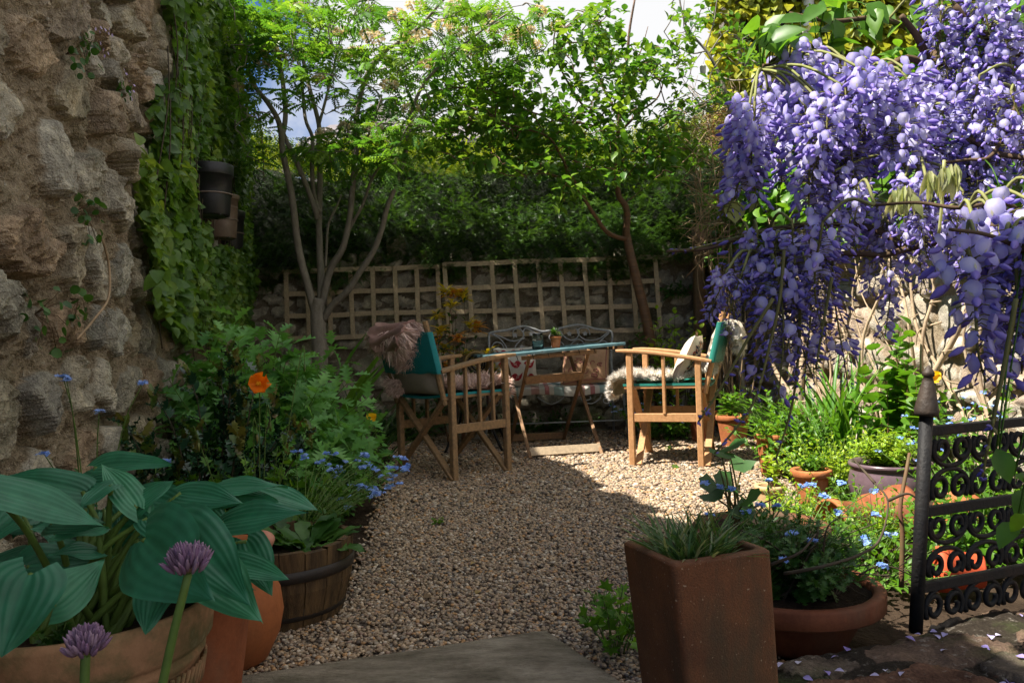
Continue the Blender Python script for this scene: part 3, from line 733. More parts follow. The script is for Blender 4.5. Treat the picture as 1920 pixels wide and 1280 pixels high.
# ================= folding table
TC=A(.24,5.47,0); TR=R(12)
t=thing('folding_table','small folding table with a blue slatted top and crossed wooden legs','table',TC)
tp=lambda v: xf(TC,TR,[v])[0]
tilt=lambda x:.055*x/.9
for i in range(7):
    y=-.34+.68*i/6; l=U(-.015,.015)
    MB().bar(tp((-.47+l,y,.685+tilt(-.47)+U(-.002,.002))),tp((.415+l,y,.685+tilt(.415)+U(-.002,.002))),.085,.018).build('slat',M_blue,t,smooth=False)
for x in (-.42,.40): MB().bar(tp((x,-.36,.662+tilt(x))),tp((x,.36,.662+tilt(x))),.04,.026).build('batten',M_woodT,t,smooth=False)
f1=.235;f2=.20
for s_ in (-1,1):
    MB().bar(tp((s_*f1,-.40,0)),tp((s_*f1,.30,.655+tilt(s_*f1))),.022,.044,(1,0,0) if 0 else (0,1,.0)).build('leg',M_woodT,t,smooth=False)
    MB().bar(tp((s_*f2,.40,0)),tp((s_*f2,-.30,.655+tilt(s_*f2))),.022,.044,(0,1,0)).build('leg',M_woodT,t,smooth=False)
MB().bar(tp((-f1,-.372,.045)),tp((f1,-.372,.045)),.014,.055,(0,.5,1)).build('stretcher',M_trel,t,smooth=False)
MB().bar(tp((-f2,.36,.05)),tp((f2,.36,.05)),.02,.05).build('stretcher',M_woodT,t,smooth=False)
MB().bar(tp((-f2,-.165,.49)),tp((f2,-.165,.505)),.018,.055,(0,-.4,1)).build('stretcher',M_woodT,t,smooth=False)
MB().bar(tp((-f2-.05,-.305,.652+tilt(-.2))),tp((f2+.05,-.305,.652+tilt(.2))),.03,.025).build('stretcher',M_woodT,t,smooth=False)
# hooks and clasps under the edge
m=MB()
for x in np.linspace(-.4,.42,9): m.tube([tp((x,-.37,.676+tilt(x))),tp((x+.004,-.375,.655+tilt(x))),tp((x+.01,-.372,.645+tilt(x)))],.0025,n=5)
m.build('hook',M_iron,t)
# jar and plant on the table
pc=tp((.03,-.12,.6945)); pc[2]+=.002
def pot(name,label,c,rt,rb,h,mat,rim=.012,rimh=.03,rings=0,n=40,cat='pot',group=None,soil=.03,wall=.012,belly=0):
    t=thing(name,label,cat,c,group=group); c=np.asarray(c,float)
    pr=[(0,0),(rb*.96,0),(rb,.004)]
    for i in range(1,9):
        q=i/8; z=.004+(h-rimh-.004)*q; pr.append((rb+(rt-rb)*q*(h-rimh)/h+belly*math.sin(math.pi*q)+(.0025*(i%2) if rings else 0),z))
    ro=rt+rim
    pr+=[(ro-.004,h-rimh),(ro,h-rimh+.004),(ro+.001,h-.006),(ro-.003,h),(rt-wall*.6+.002,h),(rt-wall,h-.004),(rt-wall*1.3,h-soil-.01)]
    MB().lathe(pr,c,n,r=.5).build('body',mat,t)
    m=MB(); k=24; rr=rt-wall*1.15
    V=np.array([[c+A(rr*q*math.cos(a),rr*q*math.sin(a),h-soil+.012*(1-q)+.006*math.sin(a*5+q*9)) for a in np.linspace(0,2*math.pi,k+1)] for q in np.linspace(.01,1,6)])
    m.grid(V); m.build('soil',M_soilp,t)
    return t
pot('plant_pot','small terracotta pot with a seedling standing on the blue table',pc,.036,.027,.078,M_terraL,.004,.018,soil=.008,wall=.005)
jc=tp((-.09,-.10,.6945+tilt(-.09))); jc[2]+=.003
jt=thing('glass_jar','clear glass jar standing on the table left of the little terracotta pot','jar',jc)
MB().lathe([(0,0),(.036,0),(.039,.004),(.039,.085),(.033,.096),(.033,.105),(.0315,.105),(.0315,.095),(.037,.084),(.037,.006),(0,.005)],jc,32).build('body',M_glass,jt)
MB().lathe([(.0335,.096),(.0355,.097),(.0355,.104),(.0335,.105)],jc,32).build('rim',M_glass,jt)
# ================= wrought bench
BY=6.36
def bp(cx,cy,d=BY): return P(870+cx/4,560+cy/4,d)
bt=thing('garden_bench','white metal bench with a scrolled leafy back behind the table','bench',(.3,6.2,0))
bl=bp(190,400);br=bp(1105,400)
m=MB(); m.tube([A(bl[0],BY+.02,0),A(bl[0],BY+.01,.4)]+cr([bl,bp(188,290),bp(200,255),bp(320,235),bp(440,206),bp(530,228),bp(590,246),bp(690,228),bp(860,195),bp(990,226),bp(1085,240),bp(1112,262),bp(1108,330),br],5)+[A(br[0],BY+.01,.4),A(br[0],BY+.02,0)],.0095,n=8); m.build('back_frame',M_white,bt)
m=MB()
for q in ([(205,258),(290,290),(350,315),(410,310),(445,280),(435,240),(400,222),(370,240),(368,280)],[(205,262),(270,300),(310,350),(330,395)],[(205,395),(215,345),(245,325),(285,340),(305,390)],
          [(590,250),(545,262),(500,235),(460,222),(445,250),(455,280)],[(375,395),(390,350),(420,315),(455,290)],[(650,395),(665,345),(700,322),(740,335),(760,380)],
          [(590,250),(650,245),(640,290),(670,315),(720,300),(735,265),(715,240),(670,245)],[(720,245),(760,290),(810,310),(850,290),(862,250),(840,225)],[(790,395),(805,340),(850,305),(890,320),(915,370)],
          [(1085,245),(1010,300),(940,312),(880,290),(850,245),(880,218),(930,225),(945,270)],[(1090,255),(1040,300),(1000,340),(985,390)],[(990,390),(1010,335),(1050,315),(1085,340)]):
    m.tube(cr([bp(*k_) for k_ in q],5),.0055,n=6)
m.build('scrollwork',M_white,bt)
for (cx,cy) in ((383,272),(502,262),(255,376),(435,362),(686,284),(790,262),(910,260),(850,352)):
    m=MB(); c=bp(cx,cy,BY-.012); v=[];k=10
    for j in range(k):
        a=2*math.pi*j/k+.3; q=.0235*(1 if j%2==0 else .55)*U(.85,1.15); v.append(c+A(q*math.cos(a),0,q*math.sin(a)))
    v2=[p+A(0,.006,0) for p in v]
    m.add(v+v2,[tuple(range(k)),tuple(reversed(range(k,2*k)))]+[(j,j+k,(j+1)%k+k,(j+1)%k) for j in range(k)]); m.build('leaf_ornament',M_white,bt,smooth=False)
# seat frame, legs, apron scrolls
x0,x1=bl[0],br[0]+.02; zf=.375
m=MB(); m.tube([A(x0,BY,.40),A(x0-.01,5.97,zf)],.009,n=8); m.tube([A(x1,BY,.40),A(x1+.01,5.97,zf)],.009,n=8); m.tube([A(x0-.01,5.97,zf),A(x1+.01,5.97,zf)],.009,n=8); m.tube([A(x0,BY,.40),A(x1,BY,.40)],.008,n=8); m.tube([A(x0,5.99,.13),A(x1,5.99,.13)],.006,n=6); m.build('seat_frame',M_white,bt)
m=MB()
for i in range(14):
    y=6.0+.35*i/13; m.bar(A(x0,y,.383+.002*i),A(x1,y,.383+.002*i),.018,.004)
m.build('seat',M_white,bt,smooth=False)
for x in (x0-.01,x1+.01): MB().tube(cr([A(x,5.97,zf),A(x+.012*(1 if x>0 else -1),5.965,.2),A(x+.03*(1 if x>.3 else -1),5.95,0)],5),.010,n=8).build('leg',M_white,bt)
m=MB()
def ap(cx,cy): return P(870+cx/4,560+cy/4,5.955)
for q in ([(550,735),(590,765),(650,790),(710,770),(750,735)],[(870,735),(900,775),(960,785),(1010,755),(1030,720)],[(890,735),(920,760),(950,750),(945,735)],[(1115,735),(1090,780),(1055,780),(1045,755),(1065,745)],[(210,720),(225,790),(255,795),(262,765),(240,750)],[(340,720),(400,740),(405,775),(375,785)]): m.tube(cr([ap(*k_) for k_ in q],5),.005,n=6)
m.build('apron_scroll',M_white,bt)
# rug over the seat with fringe
n1,n2=36,16; V=np.zeros((n1,n2,3))
for i in range(n1):
    for j in range(n2):
        x=x0-.06+(x1-x0+.10)*i/(n1-1); s_=j/(n2-1); d=s_*.455
        if d<.40: y=6.345-d; z=.410-.03*d+.004*math.sin(i*.9+j)
        else: y=5.945-.012+.006*math.sin(i*.8); z=.398-(d-.40)-.012*math.sin(i*.35)
        V[i,j]=(x,y,z)
m=MB(); m.grid(V); m.grid((V-A(0,-.003,.005))[::-1])
tb=thing('throw_blanket','checked pink white and teal wool throw covering the bench seat','blanket',(.3,6.1,.4)); m.build('cloth',M_plaid,tb)
V=np.zeros((8,18,3))
for i in range(8):
    for j in range(18): V[i,j]=(x0-.075-.01*math.sin(j*.5),5.93+.12*i/7+.012*math.sin(i*1.8+j*.3),.40-.31*j/17)
m=MB(); m.grid(V); m.grid((V+A(.004,0,0))[::-1]); m.build('hanging_end',M_plaid,tb)
m=MB()
for i in range(46):
    p=A(x0-.075+U(-.02,.02),5.925+.13*rng.random(),.10); m.tube([p,p+A(U(-.01,.01),U(-.01,.01),-.03),p+A(U(-.035,.03),U(-.02,.01),-.07)],.0035,.002,n=4)
m.build('fringe',M_cushW,tb)
# bird cushion & tapestry cushion
bc=P(967,690,6.10); bc[2]=.400+.155
o,sf,zd=cushion('cushion','white cushion printed with red birds on the bench, left of the floral one',(bc,A(1,.06,0),A(-.03,.42,1)),.33,.33,.10,M_cushW)
bird=[(-.9,.05),(-.6,.30),(-.35,.42),(-.05,.40),(.25,.15),(.55,.25),(.95,.55),(.80,.1),(.62,-.2),(.25,-.42),(-.2,-.45),(-.5,-.25),(-.62,.0)]
m=MB()
for r_ in range(3):
    for c_ in range(3):
        fl=1 if (r_+c_)%2 else -1; cx=-.62+.62*c_;cyy=-.62+.62*r_
        q=np.array([(cx+fl*x*.30,cyy+y*.42) for x,y in bird]); m.add(sf(q[:,0],q[:,1],.0035),[tuple(range(len(q)))])
        # wing dots are gaps: small pale discs
m.build('bird_print',M_birdred,o)
m=MB()
for r_ in range(3):
    for c_ in range(3):
        fl=1 if (r_+c_)%2 else -1; cx=-.62+.62*c_;cyy=-.62+.62*r_
        for k in range(7):
            x=.0+.13*(k%3)-.05*(k//3);y=.05-.14*(k//3)+.02*(k%3); q=np.array([(cx+fl*(x+.05*math.cos(a))*.30*1.3,cyy+(y+.05*math.sin(a))*.36*1.3) for a in np.linspace(0,6.28,7)[:-1]]); m.add(sf(q[:,0],q[:,1],.0048),[tuple(range(6))])
m.build('dot_print',M_cushW,o)
fc=P(1098,697,6.12); fc[2]=.400+.15
o,sf,zd=cushion('cushion','tan cushion with faded rose floral print on the bench, right of the bird one',(fc,A(1,-.08,.10),A(.12,.45,1)),.38,.33,.11,M_tan)
m=MB()
for k in range(26):
    x,y=U(-.75,.75),U(-.75,.75); a=np.linspace(0,U(3,6),9); rr=np.linspace(.03,.13,9); an=U(0,6.28)
    m.tube([p for p in sf(x+rr*np.cos(a+an),y+rr*np.sin(a+an),.002)],.0035,n=4)
for e in (-.88,.88):
    m.tube([p for p in sf(np.linspace(-.88,.88,16),np.full(16,e),.002)],.003,n=4); m.tube([p for p in sf(np.full(16,e),np.linspace(-.88,.88,16),.002)],.003,n=4)
m.build('floral_print',M_rose,o)
# black and gold iron chair back behind the left chair
c=P(893,682,5.75)
t=thing('iron_chair','black cast-iron chair with a round gold-rimmed back, half hidden behind the left chair','chair',(c[0],c[1]-.05,0))
M_gold=pm('worn_gold',(.30,.20,.06),(.16,.10,.03),25,.5,.3,80,.5)
ring=[c+A(.085*math.cos(a),0,.085*math.sin(a)) for a in np.linspace(0,2*math.pi,33)[:-1]]
MB().tube(ring,.011,n=8,closed=True).build('back_ring',M_gold,t)
m=MB(); m.tube([c+A(.062*math.cos(a),0,.062*math.sin(a)) for a in np.linspace(0,2*math.pi,25)[:-1]],.006,n=6,closed=True)
m.tube(cr([c+A(.0,0,.0),c+A(.02,0,.02),c+A(.0,0,.045),c+A(-.03,0,.02),c+A(-.03,0,-.02),c+A(0,0,-.045),c+A(.035,0,-.03),c+A(.045,0,.01)],5),.006,n=6); m.build('back_scroll',M_iron,t)
MB().lathe([(0,0),(.17,.0),(.175,.008),(.17,.016),(0,.018)],A(c[0]-.02,c[1]-.19,.43),28).build('seat',M_iron,t)
for s_ in (-1,1): MB().tube(cr([c+A(s_*.07,0,-.05),A(c[0]+s_*.09,c[1],.45),A(c[0]+s_*.13,c[1]+.02,.2),A(c[0]+s_*.2,c[1]+.05,0)],4),.009,n=6).build('leg',M_iron,t)
for s_ in (-1,1): MB().tube(cr([A(c[0]-.02+s_*.1,c[1]-.30,.43),A(c[0]-.02+s_*.12,c[1]-.31,.2),A(c[0]-.02+s_*.2,c[1]-.38,0)],4),.009,n=6).build('leg',M_iron,t)
rng=np.random.default_rng(949);random.seed(949)
# ================= materials for pots and plants
def brownpotmat():
    t=NT('iron_brown_terracotta'); v=t.obj(); n1=t.noise(6,v,7,.7); n2=t.noise(5,t.obj((1,1,.3)),6,.7); n3=t.noise(160,v,2,.5); n4=t.noise(320,v,3,.6)
    c=t.ramp(n1,[(.3,(.085,.032,.013)),(.5,(.15,.055,.02)),(.66,(.20,.075,.024))]); c=t.mix(t.ramp(n2,[(.46,(0,0,0)),(.62,(.8,.8,.8))]),c,(.062,.047,.024))
    c=t.mix(t.ramp(n3,[(.69,(0,0,0)),(.74,(.7,.7,.7))]),c,(.34,.26,.17)); c=t.mix(.5,c,t.ramp(n4,[(.3,(.6,.6,.6)),(.7,(1.3,1.3,1.3))]),'MULTIPLY')
    return t.out(t.bsdf(c,t.ramp(n2,[(.3,(.5,.5,.5)),(.7,(.8,.8,.8))]),.3,0,n4,.45,.004))
M_brownpot=brownpotmat()
M_lichenpot=pm('lichened_terracotta',(.34,.185,.10),(.15,.12,.055),9,.9,.6,50,.15,c3=(.40,.33,.22),stain=(.085,.085,.035),samt=.85,lo=.42,hi=.56)
M_purple=pm('purple_glaze',(.13,.085,.10),(.10,.065,.075),8,.28,.1,60,.5,c3=(.22,.17,.18))
M_greypl=pm('grey_plastic',(.09,.095,.105),(.07,.07,.08),10,.5,.1)
M_blackpl=pm('black_plastic',(.012,.012,.013),(.02,.02,.02),10,.42,.15,60,.4)
M_brownpl=pm('brown_plastic',(.17,.12,.085),(.12,.085,.06),10,.5,.15,60,.35)
M_wire=pm('rusty_wire',(.20,.15,.12),(.12,.09,.07),30,.6,.2)
M_barrel=pm('barrel_oak',(.13,.078,.034),(.032,.021,.012),6,.75,.5,60,.2,stretch=(5,5,.7),bdist=.004,c3=(.03,.02,.012))
M_hoop=pm('barrel_hoop',(.016,.014,.012),(.03,.02,.014),20,.6,.3,60,.4)
M_stem=pm('green_stem',(.10,.17,.03),(.07,.12,.025),20,.6,.1)
M_stemd=pm('dark_stem',(.045,.035,.02),(.07,.05,.03),20,.8,.2)
M_stemr=pm('red_stem',(.16,.07,.04),(.10,.08,.03),20,.7,.1)
M_twig=pm('dry_twig',(.34,.24,.14),(.22,.15,.085),20,.85,.3)
M_pale=pm('pale_vine_bark',(.50,.38,.25),(.33,.24,.16),16,.85,.5,60,.1)
M_hosta=leafmat('hosta_leaf',[(.018,.115,.062),(.03,.165,.088),(.05,.21,.105),(.10,.28,.15)],.2,.42,.4,(1.0,1.2,.5))
M_g1=leafmat('fresh_leaf',[(.045,.13,.012),(.085,.21,.016),(.15,.30,.025)],.42)
M_g2=leafmat('mid_leaf',[(.022,.075,.012),(.04,.115,.018),(.065,.155,.022)],.32)
M_gd=leafmat('deep_leaf',[(.014,.05,.012),(.024,.075,.016),(.04,.105,.02)],.25,.35,.45)
M_cut=leafmat('cut_leaf',[(.07,.20,.05),(.12,.30,.07),(.19,.40,.10)],.35)
M_lime=leafmat('lime_leaf',[(.14,.26,.015),(.22,.36,.02),(.34,.42,.025)],.35)
M_gold=leafmat('gold_leaf',[(.16,.22,.012),(.30,.32,.014),(.44,.40,.018)],.35) 
M_hollyl=leafmat('holly_leaf',[(.014,.048,.02),(.022,.07,.032),(.03,.09,.045)],.06,.22,.5)
M_hollyn=leafmat('young_holly_leaf',[(.07,.14,.02),(.12,.17,.03),(.16,.12,.03)],.25,.3,.5)
M_grassv=leafmat('variegated_blade',[(.04,.10,.025),(.07,.15,.035),(.13,.21,.06),(.36,.38,.22)],.25)
M_strap=leafmat('strap_leaf',[(.05,.15,.015),(.08,.21,.02),(.13,.28,.03)],.35)
M_fmn=pm('sky_blue_petal',(.16,.30,.74),(.22,.38,.82),40,.7,.1)
M_fmn2=leafmat('blue_petal',[(.10,.20,.62),(.20,.35,.80),(.34,.46,.86)],.25,.6)
M_orange=leafmat('orange_petal',[(.80,.20,.006),(.85,.24,.008)],.3,.6,.2,(1.1,.9,.5))
M_yel=leafmat('yellow_petal',[(.80,.50,.02),(.85,.56,.02)],.3,.6)
M_chive=leafmat('allium_floret',[(.15,.10,.15),(.26,.15,.26),(.38,.27,.35)],.25,.6)
M_papery=leafmat('papery_bract',[(.45,.36,.26),(.55,.45,.33)],.3,.7)
# ================= tall square planter
c1=P(1262,1058,1.30); zt=c1[2]
ux=nrm(A(.185,.07,0)); uy=A(-ux[1],ux[0],0); w1,w2=.198,.175
cen=A(c1[0],c1[1],0)+ux*w1/2+uy*w2/2
t=thing('square_planter','tall square brown terracotta planter at the front with a tuft of striped grass','planter',cen)
def sqr(hw,hd,z,sh=0,rd=.012,k=4):
    out=[]
    for (sx,sy,a0) in ((1,1,0),(-1,1,90),(-1,-1,180),(1,-1,270)):
        for i in range(k):
            a=R(a0+90*i/(k-1)); out.append(cen+ux*(sx*(hw-rd)+rd*math.cos(a)+sh)+uy*(sy*(hd-rd)+rd*math.sin(a))+A(0,0,z))
    return out
lv=[(.90,-.01,.03,0),(.90,0,.03,0)]
rows=[]
for q in np.linspace(0,1,9): rows.append(sqr(w1/2*(.92+.08*q),w2/2*(.92+.08*q),zt*.985*q,.028*(1-q)))
rows.append(sqr(w1/2,w2/2,zt-.004)); rows.append(sqr(w1/2-.004,w2/2-.004,zt)); rows.append(sqr(w1/2-.016,w2/2-.016,zt)); rows.append(sqr(w1/2-.019,w2/2-.019,zt-.004)); rows.append(sqr(w1/2-.022,w2/2-.022,zt-.05))
m=MB(); V=np.array([r+[r[0]] for r in rows]); m.grid(V); o=m.build('body',M_brownpot,t)
m=MB(); m.add(sqr(w1/2-.02,w2/2-.02,zt-.035),[tuple(range(16))]); m.build('soil',M_soilp,t)
# striped grass tuft growing in it
b=cen+A(.0,0,zt-.036); n=250; a=U(0,6.28,n); rr=U(0,1,n)**.6
pos=b+np.stack([np.cos(a)*rr*.055,np.sin(a)*rr*.05,np.zeros(n)],1)
fw=np.stack([np.cos(a)*U(.1,.8,n),np.sin(a)*U(.1,.8,n),np.ones(n)*U(.7,1.4,n)],1)
L=U(.05,.115,n)
gt=thing('grass_tuft','tuft of narrow green and cream striped grass in the tall square planter','grass',b)
m=MB(); m.scatter(T_BLADE,pos,fw,np.stack([np.cos(a)*.3,np.sin(a)*.3,np.ones(n)],1)+U(-.3,.3,(n,3)),np.stack([np.full(n,.105),L,L],1)); m.build('blade',M_grassv,gt)
gt.children[0]['kind']='stuff'
rng=np.random.default_rng(173);random.seed(173)
# ================= left foreground pots
hp=A(-.71,1.30,0)
t=thing('plant_pot','wide weathered terracotta pot with a rope-marked rim holding the hosta','pot',hp)
pr=[(0,0),(.125,0),(.135,.01),(.150,.10),(.163,.19),(.172,.245),(.176,.25),(.180,.256),(.181,.262),(.178,.268),(.184,.275),(.192,.285),(.196,.315),(.199,.336),(.195,.346),(.184,.346),(.178,.338),(.174,.30)]
MB().lathe(pr,hp,64).build('body',M_lichenpot,t)
m=MB()
for i in range(88):
    a=2*math.pi*i/88; q=.1745;ca,sa=math.cos(a),math.sin(a); a2=a+.05
    m.tube([hp+A((q-.0015)*ca,(q-.0015)*sa,.205),hp+A(.1795*math.cos(a2),.1795*math.sin(a2),.245)],.0035,n=5)
m.build('rope_band',M_lichenpot,t)
m=MB(); m.disc(hp+A(0,0,.305),.178); m.build('soil',M_soilp,t)
def lath(name,label,c,pr,mat,cat='pot',parts=()):
    t=thing(name,label,cat,c); MB().lathe(pr,c,48).build('body',mat,t); return t
uc=A(-.685,1.63,0)
lath('plant_pot','plain red-brown terracotta pot squeezed between the hosta pot and the round jar',uc,[(0,0),(.088,0),(.094,.006),(.115,.15),(.132,.285),(.140,.29),(.142,.325),(.136,.33),(.122,.328),(.118,.30)],M_terra)
jc2=A(-.705,1.92,0)
t=lath('terracotta_jar','rounded orange terracotta jar with a thick side lug beside the half barrel',jc2,[(0,0),(.075,0),(.088,.01),(.118,.07),(.128,.12),(.122,.17),(.10,.215),(.085,.24),(.085,.26),(.098,.275),(.10,.285),(.088,.288),(.078,.27)],pm('orange_clay',(.36,.115,.035),(.27,.08,.026),6,.7,.3,60,.3,stain=(.16,.07,.03),samt=.4),'jar')
sp0=P(470,1060,1.88); sp1=P(494,1014,1.86); sp2=P(500,998,1.855)
m=MB(); m.tube(cr([sp0-A(.05,0,.03),sp0,P(484,1035,1.87),sp1,sp2],5),[.024]*14+[.026,.027,.027,.025,.021,.012,.003][:7] if False else np.concatenate([np.full(17,.0235),[.0235,.022,.017,.004]]),n=16); m.build('lug',pm('pink_clay',(.46,.21,.14),(.38,.165,.105),9,.75,.2),t)
# half barrel
bc=A(-.69,2.27,0); rt,rb,bh=.215,.178,.215
t=thing('half_barrel','half oak barrel planter with dark iron hoops beside the gravel','planter',bc)
ns=20
for i in range(ns):
    a0=2*math.pi*i/ns+.006;a1=2*math.pi*(i+1)/ns-.006; hh=bh+U(-.006,.006); m=MB()
    rows=[]
    for (q,k,z) in ((rb,0,0),(rb+(rt-rb)*.55+.008,0,hh*.5),(rt,0,hh),(rt-.022,0,hh),(rb-.01,0,.02)):
        rows.append([bc+A(q*math.cos(a),q*math.sin(a),z) for a in np.linspace(a0,a1,4)])
    m.grid(rows); m.grid(np.array(rows)[:,[0]].repeat(2,1)) if 0 else None
    m.build('stave',M_barrel,t,smooth=False)
for z,q in ((.028,rb+.006),(.135,rb+(rt-rb)*.63+.009)):
    m=MB(); m.lathe([(q,z),(q+.004,z+.001),(q+.0065,z+.030),(q+.003,z+.031)],bc,48); m.build('hoop',M_hoop,t)
m=MB(); m.disc(bc+A(0,0,bh-.03),rt-.02); m.build('soil',M_soilp,t)
# ================= hanging pots on the left wall
def hangpot(label,x,d,z,rt,rb,h,mat,lip):
    c=A(x,d,z-h); t=thing('hanging_pot',label,'pot',c,group='plastic pots hung on the ivy wall')
    pr=[(0,.004),(rb*.5,.004),(rb*.62,0),(rb*.95,0),(rb,.006),(rb+(rt-rb)*.35,h*.40),(rb+(rt-rb)*.72,h-lip)]
    pr+=[(rt*.985,h-lip),(rt,h-lip+.004),(rt+.004,h-.004),(rt+.001,h),(rt-.006,h),(rt-.01,h-.02),(rb+(rt-rb)*.6,h*.7)]
    MB().lathe(pr,c,48).build('body',mat,t)
    q=rb+(rt-rb)*.40*.9+.004; m=MB(); zz=h*.42
    m.tube([c+A(q*math.cos(a),q*math.sin(a),zz) for a in np.linspace(0,2*math.pi,41)[:-1]],.0045,n=6,closed=True)
    m.tube([c+A(-q,0,zz),c+A(-q-.16,0,zz+.01)],.0045,n=6); m.build('wire_ring',M_wire,t)
    m=MB(); m.disc(c+A(0,0,h-.03),rt-.008); m.build('soil',M_soilp,t)
    m=MB()
    for a in (-.7,.4,1.6): m.bar(c+A(rb*.86*math.cos(a),rb*.86*math.sin(a),-.004),c+A(rb*.86*math.cos(a),rb*.86*math.sin(a),.006),.02,.02,(1,0,0))
    m.build('foot',M_blackpl,t,smooth=False)
hangpot('black plastic pot in a wire ring on the ivy wall, nearest and largest looking',-1.672,4.5,1.80,.126,.100,.285,M_blackpl,.062)
hangpot('pale brown plastic pot in a wire ring on the ivy wall, between two black ones',-1.905,5.3,1.785,.118,.092,.285,M_brownpl,.03)
hangpot('dark plastic pot half hidden behind the brown hanging pot, farthest along the wall',-2.085,5.95,1.79,.118,.095,.285,M_blackpl,.05)
# ================= right side pots
q=P(1480,1092,1.95); fpot=A(q[0],q[1],0); fz=q[2]
pot('plant_pot','broad terracotta bowl behind the tall square planter, touching the stone ledge',fpot,.20,.13,fz,pm('dark_terracotta',(.20,.065,.028),(.13,.042,.02),7,.75,.4,60,.25,c3=(.24,.10,.05),stain=(.10,.06,.035),samt=.6),.016,.045,soil=.02,n=56)
q=P(1425,982,2.36); bpot=A(q[0],q[1],0); bz=q[2]
pot('plant_pot','brown terracotta bowl with mallow and forget-me-nots, just behind the square planter grass',bpot,.185,.13,bz,M_brownpot,.012,.035,soil=.02,n=56)
def gpot(label,px,py,rtpx,h,mat,d=None,**kw):
    g=G(px,py); r_=rtpx/FPX*g[1]; pot('plant_pot',label,g,r_,r_*.72,h,mat,**kw); return g,r_,h
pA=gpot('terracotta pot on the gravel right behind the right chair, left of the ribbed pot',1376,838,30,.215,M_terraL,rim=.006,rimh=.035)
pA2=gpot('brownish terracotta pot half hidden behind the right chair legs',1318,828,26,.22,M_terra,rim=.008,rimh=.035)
pB=gpot('ribbed orange terracotta pot with a lime green tuft at the edge of the gravel',1452,893,31,.225,M_terraL,rim=.008,rimh=.03,rings=1)
pC=gpot('grey plastic pot tucked between two orange terracotta pots',1500,902,22,.115,M_greypl,rim=.006,rimh=.02)
pD=gpot('small orange terracotta pot in front of the herbs, with a rolled rim',1523,946,33,.155,M_terraL,rim=.010,rimh=.03)
g=G(1672,960); pE=(g,.17,.20)
t=thing('glazed_pot','large purple-grey glazed pot of lime green foliage left of the iron gate','pot',g)
MB().lathe([(0,0),(.10,0),(.115,.01),(.15,.07),(.163,.12),(.152,.17),(.146,.180),(.150,.186),(.158,.192),(.160,.20),(.156,.208),(.142,.206),(.136,.18)],g,56).build('body',M_purple,t)
m=MB(); m.disc(g+A(0,0,.185),.14); m.build('soil',M_soilp,t)
pF=gpot('buff terracotta pot standing in front of the ribbed pot',1447,968,27,.13,pm('buff_terracotta',(.50,.34,.17),(.42,.27,.13),9,.8,.3),rim=.006,rimh=.02)
def lyingpot(label,px,py,d,r,h,az,mat):
    c=P(px,py,d); c[2]=r*1.02
    m=MB(); ax=A(math.cos(az),math.sin(az),.0); xx=A(-ax[1],ax[0],0); zz=A(0,0,1)
    pr=[(0,0),(r*.72,0),(r*.76,.005),(r*.95,h-.03),(r*1.06,h-.03),(r*1.08,h),(r*.95,h),(r*.9,h-.03),(r*.66,.012),(0,.012)]
    V=np.array([[c+ax*(z-h/2)+xx*(q*math.cos(a))+zz*(q*math.sin(a)) for a in np.linspace(0,2*math.pi,37)] for q,z in pr]); m.grid(V)
    tag(m.build('plant_pot',mat,origin=c),label,'pot')
lyingpot('bright terracotta pot lying on its side among twigs in front of the glazed pot',1590,985,2.8,.078,.16,R(200),M_terraL)
lyingpot('terracotta pot lying with its open mouth towards the iron gate',1660,975,2.9,.085,.16,R(10),M_terra)
lyingpot('toppled terracotta pot seen through the upper scrolls of the gate',1808,975,2.7,.085,.17,R(70),M_terraL)
lyingpot('small red-orange pot lying low behind the bottom rail of the gate',1800,1085,2.25,.06,.12,R(160),pm('red_clay',(.58,.09,.03),(.45,.07,.025),9,.6,.2))
rng=np.random.default_rng(31);random.seed(31)
# ================= iron gate
gb_=P(1716,1160,1.78); gb_[2]=.07
t=thing('iron_gate','black wrought-iron scroll gate panel with a finial post at the right edge','gate',gb_)
top=P(1737,775,1.78)
MB().tube([gb_,gb_+(top-gb_)*.5,top],.0145,n=12).build('post',M_iron,t)
ax=nrm(top-gb_); m=MB()
pts=[];rad=[]
for z,q in ((0,.012),(.001,.025),(.012,.026),(.026,.0235),(.052,.0185),(.078,.0125),(.088,.0095),(.090,.013),(.098,.013),(.106,.008),(.114,.002)): pts.append(top+ax*(z-.006)); rad.append(q)
m.tube(pts,rad,n=14); m.build('finial',M_rust,t)
gd=nrm(A(.28,.10,0)); gw=.62
def gp(a,z): q=gb_+ax*((z-gb_[2])/ax[2]); return A(q[0],q[1],z)+gd*a*1.0
for z in (.517,.337,.168):
    MB().bar(gp(.0,z),gp(gw,z+.004),.016,.022).build('rail',M_iron,t,smooth=False)
def cscroll(m,cx,cz,w,h,flip,r=.0062):
    """omega shaped scroll: two curled ends joined by an arch"""
    pts=[]
    for k in range(15):            # left curl, spiralling out
        a=-math.pi*.3+ -k/14*math.pi*1.75; q=.30*w*(.45+.55*k/14); pts.append((-.26*w+q*math.cos(a)*.8,flip*(-.02*h+q*math.sin(a)*1.0)))
    arch=[(-.50*w,-flip*.12*h*-1),( -.46*w,flip*.30*h),(-.25*w,flip*.46*h),(0,flip*.5*h)]
    full=pts+[(-.5*w,flip*.1*h),(-.44*w,flip*.32*h),(-.24*w,flip*.46*h),(0,flip*.5*h)]
    full=full+[(-x,y) for x,y in reversed(full[:-1])]
    P3=[gp(cx+x,cz+y) for x,y in full]
    m.tube(P3,r,n=6)
w=.118
